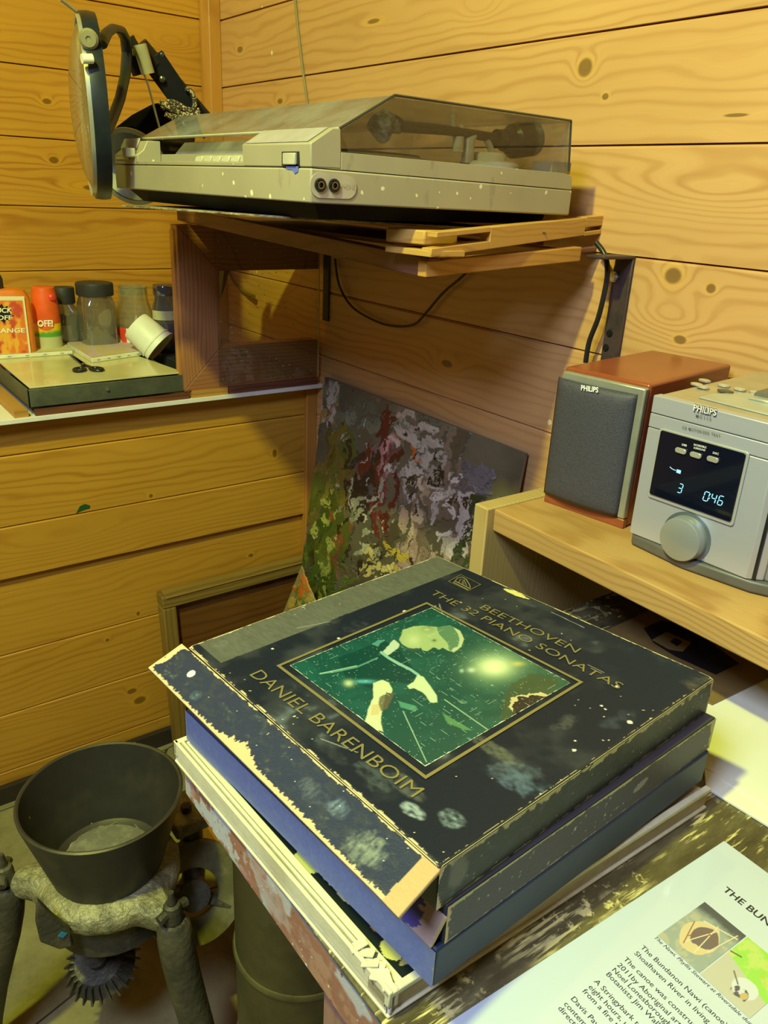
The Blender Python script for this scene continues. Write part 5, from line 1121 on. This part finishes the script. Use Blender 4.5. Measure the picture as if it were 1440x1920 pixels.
    poly2([(450, 614), (480, 592), (525, 586), (610, 590), (640, 620), (540, 690), (470, 690), (455, 640)], (.02, .022, .022))
    s1 = fbm(U*9, V*300, 41, 2); s2 = fbm(U*300, V*9, 43, 2); msk = fbm(U*8, V*8, 44)
    c = mixc(c, (.40, .62, .50), ((s1 > .86)*(msk > .50))*.7); c = mixc(c, (.40, .62, .50), ((s2 > .87)*(msk > .45))*.6)
    c = mixc(c, (.55, .66, .50), (fbm(U*130, V*130, 51) > .80)*.85)
    for a_, b_ in (((1180, 600), (1345, 715)), ((1020, 645), (1110, 840)), ((700, 500), (840, 470))): c = mixc(c, (.32, .50, .36), cont(x, y, [a_, b_], 2.2)*.7)
    nn = fbm(U*50, V*50, 61); d = np.minimum(np.minimum(U, 1-U), np.minimum(V, 1-V)); return mixc(c, (.60, .66, .50), (d+(nn-.5)*.012 < .002)*1.)
painted('photograph', pq_, 460, 460, fphoto, colmat('glossy_photo', .22, .5), bk)
# second box
b2 = thing('record_box', 'dark grey cloth boxed record set with violet spine, second from the top of the stack', 'record box', (-.43, .42, -.455))
z20, z21 = -.4555, -.4222
q2 = [A(-.583, .248, 0), A(-.2655, .271, 0), A(-.284, .604, 0), A(-.606, .56, 0)]
MB().hexa([at(p_, z20) for p_ in q2]+[at(p_, z21) for p_ in q2]).build('box', simple('dark_grey_cloth', (.045, .045, .06), .6), b2, bevel=.001)
def fside2(U, V):
    c = np.zeros(U.shape+(3,))+A(.055, .053, .072); n = fbm(U*60, V*8, 12); n4 = fbm(U*14, V*2, 13); c = c*(.8+.4*fbm(U*200, V*20, 4)[..., None])
    c = edge_wear(c, 1-V, .11, n*.5+n4*.5, (.50, .50, .20)); c = edge_wear(c, V, .03, n, (.35, .35, .18)); c = edge_wear(c, U, .012, n4, (.62, .50, .24)); c = edge_wear(c, 1-U, .02, n4, (.5, .5, .2))
    c = mixc(c, (.55, .55, .40), ((fbm(U*110, V*10, 19) > .78)*(fbm(U*8, V*2, 15) > .42))*1.); return mixc(c, (.34, .35, .32), (((U-.66)/.03)**2+((V-.5-(U-.66)*2)/.12)**2 < 1)*.7)
side_face('side_cloth', q2[1], q2[2], z20+.0002, z21-.0002, fside2, b2)
def fflap2(U, V):
    c = np.zeros(U.shape+(3,))+A(.085, .065, .30); n = fbm(U*70, V*6, 23); n2 = fbm(U*24, V*3, 25); c = c*(.7+.6*n2[..., None])
    c = edge_wear(c, V, .05, n, (.50, .48, .62)); c = mixc(c, (.52, .38, .34), (U+.10*(n2-.5)+.03*V > .965)*1.); c = edge_wear(c, 1-U, .006, n, TAN)
    return c
painted('spine_flap', [A(-.583, .239, -.4545), A(-.2675, .2615, -.4552), A(-.264, .2695, -.4300), A(-.585, .2465, -.4285)], 260, 30, fflap2, cm_clo, b2, thick=.002)
# blue box
b3 = thing('record_box', 'blue cloth record box with a pale blue spine, third from the top of the stack', 'record box', (-.43, .41, -.49))
z30, z31 = -.4905, -.4560
q3 = [A(-.592, .2335, 0), A(-.264, .2640, 0), A(-.281, .602, 0), A(-.61, .56, 0)]
MB().hexa([at(p_, z30) for p_ in q3]+[at(p_, z31) for p_ in q3]).build('box', simple('navy_cloth', (.020, .040, .085), .5, bump=.2, bscale=900), b3, bevel=.002)
def fsp3(U, V):
    c = np.zeros(U.shape+(3,))+A(.19, .25, .48); n = fbm(U*40, V*4, 33); c = c*(.85+.3*fbm(U*160, V*14, 34)[..., None]); c = mixc(c, (.24, .30, .46), sst(.55, .7, n)*.5)
    c = mixc(c, (.30, .38, .42), sst(.95, .99, U)*.35); return edge_wear(c, 1-U, .004, n, (.5, .45, .25))
side_face('spine', q3[0], q3[1], z30+.0008, z31-.0008, fsp3, b3, out=.0008, mat=cm_clo)
# cream boxed album lying open at the bottom
b4 = thing('record_album', 'cream boxed album with a dark flowered cover at the bottom of the stack', 'record album', (-.44, .42, ZD))
q4 = [A(-.600, .2225, 0), A(-.278, .2385, 0), A(-.272, .604, 0), A(-.61, .575, 0)]
def inset(q, a, b=None, c=None, d=None):   # insets for front, right, back, left
    b = a if b is None else b; c = a if c is None else c; d = a if d is None else d
    ux = unit(q[1]-q[0]); uy = unit(q[3]-q[0]); return [q[0]+uy*a+ux*d, q[1]+uy*a-ux*b, q[2]-uy*c-ux*b, q[3]-uy*c+ux*d]
m_cr = dirty('cream_cloth', (.72, .70, .48), (.56, .52, .32), .4, 10, .7, bump=.2, bscale=500); m_tan = dirty('tan_cloth', (.50, .42, .27), (.34, .27, .15), .4, 9, .7, bump=.3, bscale=500)
def slab(q, z0, z1): return MB().hexa([at(p_, z0) for p_ in q]+[at(p_, z1) for p_ in q])
slab(q4, ZD+.0003, ZD+.0035).build('bottom_board', m_cr, b4, bevel=.0012)
slab(inset(q4, .001, .004, .004, .003), ZD+.0035, -.5085).build('inner_box', m_cr, b4, bevel=.001)
# right hand cloth side and lips
iq = inset(q4, .0, .0035)
side_face('cloth_side', iq[1], iq[2], ZD+.004, -.4985, lambda U, V: np.zeros(U.shape+(3,))+A(.46, .38, .25)*(.8+.4*fbm(U*40, V*4, 3)[..., None]), b4, out=.001, nv=10, mat=cm_clo)
fr_q = inset(q4, .0)
uxx = unit(q4[1]-q4[0]); uyy = unit(q4[3]-q4[0])
def strip(a0, a1, z0, z1, name, mat, s0=0., s1=0., bev=.0008):
    q = [q4[0]+uyy*a0+uxx*s0, q4[1]+uyy*a0-uxx*s1, q4[1]+uyy*a1-uxx*s1, q4[0]+uyy*a1+uxx*s0]; return slab(q, z0, z1).build(name, mat, b4, bevel=bev)
strip(0, .0035, -.5070, -.4925, 'front_wall', m_cr, 0, 0); strip(.0012, .0035, ZD+.0036, -.5074, 'front_board', simple('white_edge', (.66, .66, .74), .5), 0, 0)
strip(.0055, .0085, -.509, -.4930, 'page_block', m_cr); strip(.0105, .0165, -.509, -.4955, 'inner_wall', simple('page_cream', (.70, .68, .42), .7), .004, .004)
strip(.0165, .30, -.509, -.4985, 'lid_board', m_blk_pl, .006, .006)
MB().hexa([at(p_, -.509) for p_ in inset(q4, .0, .0045, .0, .3)]+[at(p_, -.4985) for p_ in inset(q4, .0, .0045, .0, .3)]).build('right_fill', m_tan, b4)
qr = [q4[1]-uxx*.006, q4[1]-uxx*.0, q4[2]-uxx*.0, q4[2]-uxx*.006]; slab(qr, -.4984, -.4935).build('right_lip', m_cr, b4, bevel=.001)
ql = [q4[0], q4[0]+uxx*.006, q4[3]+uxx*.006, q4[3]]; slab(ql, -.5085, -.4925).build('left_wall', m_cr, b4, bevel=.001)
def fflow(U, V):
    c = np.zeros(U.shape+(3,))+A(.010, .016, .014); n = fbm(U*60, V*8, 3)
    d = V
    for u, v, a, b, col in ((.60, .3, .045, .5, (.55, .60, .16)), (.68, .62, .035, .40, (.50, .58, .16)), (.74, .35, .04, .12, (.55, .50, .20)), (.86, .6, .03, .3, (.45, .22, .08)), (.93, .3, .03, .25, (.55, .55, .14)), (.97, .6, .01, .4, (.35, .30, .1))):
        c = mixc(c, col, (((U-u)/a)**2+((V-v)/b)**2+(n-.5)*.6 < 1)*1.)
    return c
pz_ = [q4[0]+uyy*.017+uxx*.007, q4[1]+uyy*.017-uxx*.007, q4[1]+uyy*.045-uxx*.007, q4[0]+uyy*.045+uxx*.007]
painted('cover_print', [at(p_, -.4982) for p_ in pz_], 400, 30, fflow, colmat('print_gloss', .3), b4)
m = MB(); rnd = random.Random(8)
for k in range(5):
    o_ = q4[1]-uxx*(.010+.008*k)+uyy*(.004+.003*rnd.random()); a = rnd.uniform(0, 3); u_ = A(math.cos(a), math.sin(a), .3)*.006; v_ = A(-math.sin(a), math.cos(a), -.2)*.004
    m.hexa([at(o_, -.493)-u_-v_, at(o_, -.493)+u_-v_, at(o_, -.493)+u_+v_, at(o_, -.493)-u_+v_, at(o_, -.492)-u_-v_, at(o_, -.492)+u_-v_, at(o_, -.492)+u_+v_, at(o_, -.492)-u_+v_])
m.build('torn_scraps', m_cr, b4)
# ------------------------------------------------------------------ hi-fi shelf
m_ok = wood('shelf_oak', (.60, .38, .14), (.40, .21, .06), 'x', 130, .5, wob=.008, specks=(26, .14, .06, (.80, .78, .6), 3.), stains=((.60, .56, .36), .66, 14))
m_okz = wood('shelf_oak_end', (.56, .42, .17), (.40, .27, .09), 'z', 130, .5, cross='y', wob=.008, specks=(26, .14, .06, (.80, .78, .6), 7.))
hs = thing('hifi_shelf', 'light oak shelf unit on the desk carrying the loudspeaker and stereo', 'shelf', (-.2, .88, ZD))
f0_ = hz(927, 954, ZS); f1_ = hz(1405, 1183, ZS); fb = pl(927, 997, 1, f0_[1])[2]
lo_ = hz(903, 946, ZS)
dirx = unit(A(f1_[0]-f0_[0], f1_[1]-f0_[1], 0)); diry = A(-dirx[1], dirx[0], 0)
HS = lambda x, y, z: f0_+dirx*x+diry*y+A(0, 0, z-f0_[2])
dep_ = (YW-.035-max(f0_[1], HS(1.1, 0, 0)[1]))
MB().box((0, 0, fb), (1.15, dep_, ZS), HS).build('shelf_board', m_ok, hs, bevel=.002)
wl = np.linalg.norm(lo_-f0_); wl = min(wl, .03)
MB().box((-.026, -.012, ZF), (-.0005, dep_+.005, ZS+.0015), HS).build('side_board', m_okz, hs, bevel=.002)
MB().box((0.0, dep_-.012, ZD+.14 if 0 else ZD+.006), (1.15, dep_-.001, fb-.001), HS).build('back_board', simple('back_bd', (.25, .16, .07), .7), hs)
# ------------------------------------------------------------------ loudspeaker
ang = math.radians(7.5); o_ = hz(1017, 941, ZS); FS = frame(A(o_[0]+.0, o_[1], ZS), ang)
Ws, Ds, Hs = .140, .236, .186
w2 = hz(1172, 990, ZS); Ws = float(np.dot(w2-o_, unit(FS(1, 0, 0)-FS(0, 0, 0)))); 
spk = thing('loudspeaker', 'cherry wood loudspeaker with a dark grey grille left of the silver stereo', 'loudspeaker', FS(Ws/2, Ds/2, 0))
t = NT('cherry'); n = t.noise(t.map(t.obj(), (3, 1, 12)), 8, 4); m_ch = t.set(t.ramp(n, [(.3, (.24, .055, .020)), (.7, (.32, .085, .03))]), .22)
m_dkg = NT('grille'); n = m_dkg.noise(m_dkg.obj(), 800, 3); m_dkg.bump(n, .6, .0008); m_gr = m_dkg.set(m_dkg.ramp(n, [(.4, (.045, .045, .065)), (.62, (.075, .075, .105))]), .55)
m_slv = NT('brushed'); n = m_slv.noise(m_slv.map(m_slv.obj(), (12, 12, 700)), 1.5, 3); m_slv = m_slv.set((.54, .57, .70), m_slv.mr(n, .3, .7, .30, .44), .45)
m_slp = simple('silver_plastic', (.50, .50, .49), .35, .3, var=.03)
MB().box((0, .012, 0), (Ws, Ds, Hs), FS).build('cabinet', m_ch, spk, bevel=.004, seg=3)
MB().box((0, .003, 0), (Ws, .0115, .0125), FS).build('front_foot', m_ch, spk, bevel=.001)
MB().box((.004, .002, .013), (Ws-.0005, .012, Hs-.0045), FS).build('front_panel', simple('green_silver', (.42, .44, .38), .3, .5), spk, bevel=.002)
def bowed(x0, x1, z0, z1, y0, bow, n=12, nz=10):
    m = MB(); vs_ = []
    for j in range(nz+1):
        for i in range(n+1):
            u = i/n*2-1; v = j/nz*2-1; e = max(0, abs(u)**8*.006, abs(v)**14*.005)
            vs_.append(FS(x0+(x1-x0)*(u+1)/2, y0-bow*(1-u*u)-.004+e, z0+(z1-z0)*(v+1)/2))
    m.add(vs_, [(j*(n+1)+i, j*(n+1)+i+1, (j+1)*(n+1)+i+1, (j+1)*(n+1)+i) for j in range(nz) for i in range(n)])
    b = [0, n, (n+1)*(nz+1)-1, (n+1)*nz]
    return m
mg_ = bowed(-.001, Ws-.0095, .0135, Hs-.013, .001, .006, 24, 24)
go_ = mg_.build('grille', m_gr, spk); s_ = go_.modifiers.new('s', 'SOLIDIFY'); s_.thickness = .002; s_.offset = 0
pt = pl(1091, 728, 1, FS(Ws/2, 0, 0)[1]); 
def logo(s_, a_, b_, size, mat, parent, p0, nrm, zdir=(0, 0, 1), out=.0012, off=.02, **k):
    p0 = A(*p0); a_, b_ = onp(*a_, p0, nrm), onp(*b_, p0, nrm); ux = unit(b_-a_); nn = unit(nrm); nn = nn if np.dot(nn, A(*a_)) < 0 else -nn
    uy = unit(np.cross(nn, ux)); uy = uy if uy[2] > 0 else -uy
    return text(s_, size, a_+nn*out, ux, uy, mat, parent, width=np.linalg.norm(b_-a_), off=off, **k)
nS = FS(0, 1, 0)-FS(0, 0, 0)
wht = simple('white_letter', (.85, .86, .9), .5)
logo('PHILIPS', (1090.7, 730.8), (1123, 735.4), .0090, wht, spk, FS(Ws*.4, -.0085, 0), nS, out=.0022, off=.03)
# ------------------------------------------------------------------ stereo
s0 = hz(1176, 1020, ZS); s1 = hz(1408, 1116, ZS); a3 = math.atan2(s1[1]-s0[1], s1[0]-s0[0]); FT = frame(A(s0[0], s0[1], ZS), a3)
Wt = float(np.linalg.norm(s1-s0)); Ht = .1855; Dt = .245
st = thing('stereo_unit', 'silver compact stereo unit with a blue digit display right of the loudspeaker', 'stereo', FT(Wt/2, .12, 0))
m_gp = simple('grey_plastic', (.22, .22, .20), .4); Wb_ = Wt+.024
def rr(x0, x1, z0, z1, r, y, n=6):
    pts = []
    for cx, cz, a in ((x1-r, z1-r, 0), (x0+r, z1-r, 1), (x0+r, z0+r, 2), (x1-r, z0+r, 3)):
        for k in range(n+1): t_ = (a+k/n)*math.pi/2; pts.append(FT(cx+r*math.cos(t_), y, cz+r*math.sin(t_)))
    return pts
dy = FT(0, 1, 0)-FT(0, 0, 0)
MB().prism([FT(x, y, .001) for x, y in ((-.002, .012), (.004, .001), (Wt*.5, -.008), (Wt-.004, .001), (Wb_+.002, .014), (Wb_+.002, Dt), (-.002, Dt))], (0, 0, .014)).build('base', simple('base_grey', (.11, .11, .105), .4), st, bevel=.003, seg=3)
MB().box((.001, .014, .014), (Wb_, Dt, Ht-.012), FT).build('case', m_gp, st, bevel=.003)
# brushed front: three bands with dark seams, chamfered right edge
yb0 = .0
def chp(y0, y1, z0, z1):
    return MB().prism([FT(x, y, z0) for x, y in ((0, y0), (Wt-.010, y0), (Wt+.004, y0+.012), (Wt+.004, y1), (0, y1))], (0, 0, z1-z0))
def zf(px, py): return onp(px, py, FT(0, 0, 0), dy)[2]-ZS
zA, zB = zf(1212, 771), zf(1210, 798)
chp(0, .014, .0155, zB-.0006).build('front_panel', m_slv, st, bevel=.001)
chp(0, .014, zB+.0003, zA-.0006).build('tray_door', m_slv, st, bevel=.0008)
chp(0, .014, zA+.0003, Ht).build('top_band', m_slv, st, bevel=.002)
MB().box((.002, .004, .016), (Wt-.002, .015, Ht-.003), FT).build('seam_backing', m_blk_pl, st)
p = [FT(0, .013, Ht-.001), FT(Wt+.004, .013, Ht-.001), FT(Wt+.010, Dt, Ht+.004), FT(0, Dt, Ht+.004)]
MB().hexa([q-A(0, 0, .012) for q in p]+p).build('top_plate', simple('champagne', (.50, .45, .34), .3, .4), st, bevel=.002)
# button island on top
zt_ = Ht+.001
def TP(x, y, z=0): return FT(x, y, Ht-.001+.005*(y-.013)/(Dt-.013)+z)
MB().prism([TP(x, y) for x, y in ((.035, .035), (Wt-.012, .030), (Wt+.002, .052), (Wt+.002, .11), (.062, .11), (.035, .065))], (0, 0, .002)).build('button_panel', simple('aqua_silver', (.50, .54, .52), .3, .3), st, bevel=.001)
bm_ = simple('button_silver', (.62, .63, .60), .25, .5)
for px, py in ((1306, 722), (1321, 715), (1318, 727), (1357, 724), (1387, 731), (1417, 737), (1440, 748)):
    o_ = hz(px, py, ZS+Ht+.002); MB().lathe([(.0055, 0), (.0055, .0018), (.0035, .0026), (0, .0027)], o_, n=20, sx=1.4).build('button', bm_, st)
o_ = hz(1360, 735, ZS+Ht+.002); MB().lathe([(.007, 0), (.007, .0018), (.0045, .0026), (0, .0027)], o_, n=24, sx=1.4).build('power_button', simple('dark_button', (.12, .11, .09), .25, .4), st)
MB().hexa([TP(.070, .085, .002), TP(Wt+.01, .082, .002), TP(Wt+.01, Dt-.004, .002), TP(.070, Dt-.004, .002), TP(.072, .087, .010), TP(Wt+.008, .084, .010), TP(Wt+.008, Dt-.006, .012), TP(.072, Dt-.006, .012)]).build('lid', simple('lid_grey', (.13, .13, .11), .35), st, bevel=.003)
for k in range(3): MB().box((0, 0, 0), (.026, .012, .003), lambda x, y, z, k=k: TP(.072+k*.034+x, .074+y, .002+z)).build('lid_hinge', bm_, st, bevel=.001)
# display
def PF(px, py, out=0.): return onp(px, py, FT(0, 0, 0), dy)-dy*out
c4 = [PF(1239, 806), PF(1402, 849), PF(1374, 972), PF(1222, 931)]
xs = [float(np.dot(q-FT(0, 0, 0), FT(1, 0, 0)-FT(0, 0, 0))) for q in c4]; zs_ = [q[2]-ZS for q in c4]
dx0, dx1, dz0, dz1 = (xs[0]+xs[3])/2, (xs[1]+xs[2])/2, (zs_[2]+zs_[3])/2, (zs_[0]+zs_[1])/2
fo = rr(dx0-.003, dx1+.003, dz0-.005, dz1+.002, .004, -.0005); MB().prism(fo, -dy*.0015).build('display_bezel', m_slp, st, bevel=.0006)
dsp = MB().prism(rr(dx0, dx1, dz0, dz1, .0025, -.002), -dy*.0016).build('display', NT('disp').set((.004, .006, .018), .06), st, bevel=.0005)
cy = emit('cyan_digits', (.35, .85, 1.0), 1.6)
def seg7(ch, x, z, h, w_, parent):
    S7 = {'3': 'abgcd', '0': 'abcdef', '4': 'fgbc', '6': 'afedcg'}[ch]; t_ = .0008; m = MB()
    P7 = dict(a=((0, h), (w_, h)), b=((w_, h), (w_, h/2)), c=((w_, h/2), (w_, 0)), d=((0, 0), (w_, 0)), e=((0, 0), (0, h/2)), f=((0, h/2), (0, h)), g=((0, h/2), (w_, h/2)))
    for s_ in S7:
        (xa, za), (xb, zb__) = P7[s_]; k = .12; xa_, za_ = xa+(xb-xa)*k, za+(zb__-za)*k; xb_, zb2 = xb-(xb-xa)*k, zb__-(zb__-za)*k
        sk = lambda X_, Z_: FT(x+X_+Z_*.12, -.0040, z+Z_); hz_ = abs(zb__-za) < 1e-6; e1, e2 = ((0, t_/2), (0, t_/2)) if hz_ else ((t_/2, 0), (t_/2, 0))
        m.hexa([sk(xa_-e1[0], za_-e1[1]), sk(xb_-e1[0]+(0 if hz_ else 0), zb2-e1[1]), sk(xb_+e1[0], zb2+e1[1]), sk(xa_+e1[0], za_+e1[1])]+[sk(*v)-dy*.0002 for v in ((xa_-e1[0], za_-e1[1]), (xb_-e1[0], zb2-e1[1]), (xb_+e1[0], zb2+e1[1]), (xa_+e1[0], za_+e1[1]))])
    m.build('digit', cy, parent, smooth=False)
def loc(px, py): q = PF(px, py); return float(np.dot(q-FT(0, 0, 0), FT(1, 0, 0)-FT(0, 0, 0))), q[2]-ZS
x, z = loc(1273, 921); seg7('3', x, z, .0105, .0048, dsp)
x, z = loc(1321, 936); seg7('0', x, z, .0105, .0055, dsp)
x, z = loc(1335, 940); seg7('4', x, z, .0105, .0050, dsp); x, z = loc(1348, 944); seg7('6', x, z, .0105, .0050, dsp)
x, z = loc(1332, 938)
for dz_ in (.003, .0075): MB().box((x, -.0042, z+dz_), (x+.0009, -.0039, z+dz_+.0009), FT).build('colon', cy, dsp)
x, z = loc(1259, 879); MB().box((x+.009, -.0042, z-.001), (x+.014, -.0039, z+.0028), FT).build('disc_icon', cy, dsp)
MB().tube([FT(x, -.0041, z+.003), FT(x+.003, -.0041, z+.0015), FT(x+.008, -.0041, z+.001)], .0003, 6).build('disc_icon', cy, dsp)
fo2 = FT(0, -.0037, 0)
for (px, py), s_, a_, b_ in (((1281, 844), 'DBB', (1278.7, 835), (1288, 837)), ((1309, 852), 'INCREDIBLE', (1301, 835), (1324.5, 840.5)), ((1341, 860), 'DSC', (1336.7, 850.2), (1347.7, 853))):
    x, z = loc(px, py); MB().prism(rr(x-.0068, x+.0068, z-.0030, z+.0030, .0029, -.0036), -dy*.0024).build('mode_button', bm_, dsp, bevel=.0006)
    logo(s_, a_, b_, .0031, wht, dsp, fo2, dy, out=.0005, off=.02)
logo('SURROUND', (1301, 840.8), (1323, 846), .0030, wht, dsp, fo2, dy, out=.0005, off=.02)
dkp = simple('dark_print', (.10, .10, .11), .4)
logo('PHILIPS', (1301.4, 769.6), (1344, 779.6), .0105, dkp, st, FT(0, 0, 0), dy, out=.0016, off=.05)
logo('PHILIPS', (1301, 769), (1343.6, 779), .0098, wht, st, FT(0, 0, 0), dy, out=.0022, off=.01)
logo('MC115', (1305.6, 781), (1333.7, 787.5), .0042, dkp, st, FT(0, 0, 0), dy, out=.0016, off=.01, space=1.5)
logo('CD MOTORIZED TRAY', (1280, 802.6), (1351.4, 819), .0042, dkp, st, FT(0, 0, 0), dy, out=.0016, off=.01, space=1.4)
kc = PF(1287, 1007); kx, kz = loc(1287, 1007); rk = .031
rk = 41/FPX*np.dot(kc, FW)/math.cos(.3)
MB().lathe([(rk*1.14, 0), (rk*1.14, .0012), (rk*.98, .0012)], FT(kx, 0, kz), -dy, 56).build('knob_seat', simple('knob_seat', (.16, .20, .24), .3, .4), st)
kn_ = MB().lathe([(rk*.99, .001), (rk*.97, .012), (rk*.94, .0150), (rk*.90, .0155), (0, .0155)], FT(kx, 0, kz), -dy, 72).build('volume_knob', simple('knob_face', (.40, .44, .47), .38, .5, var=.03), st)
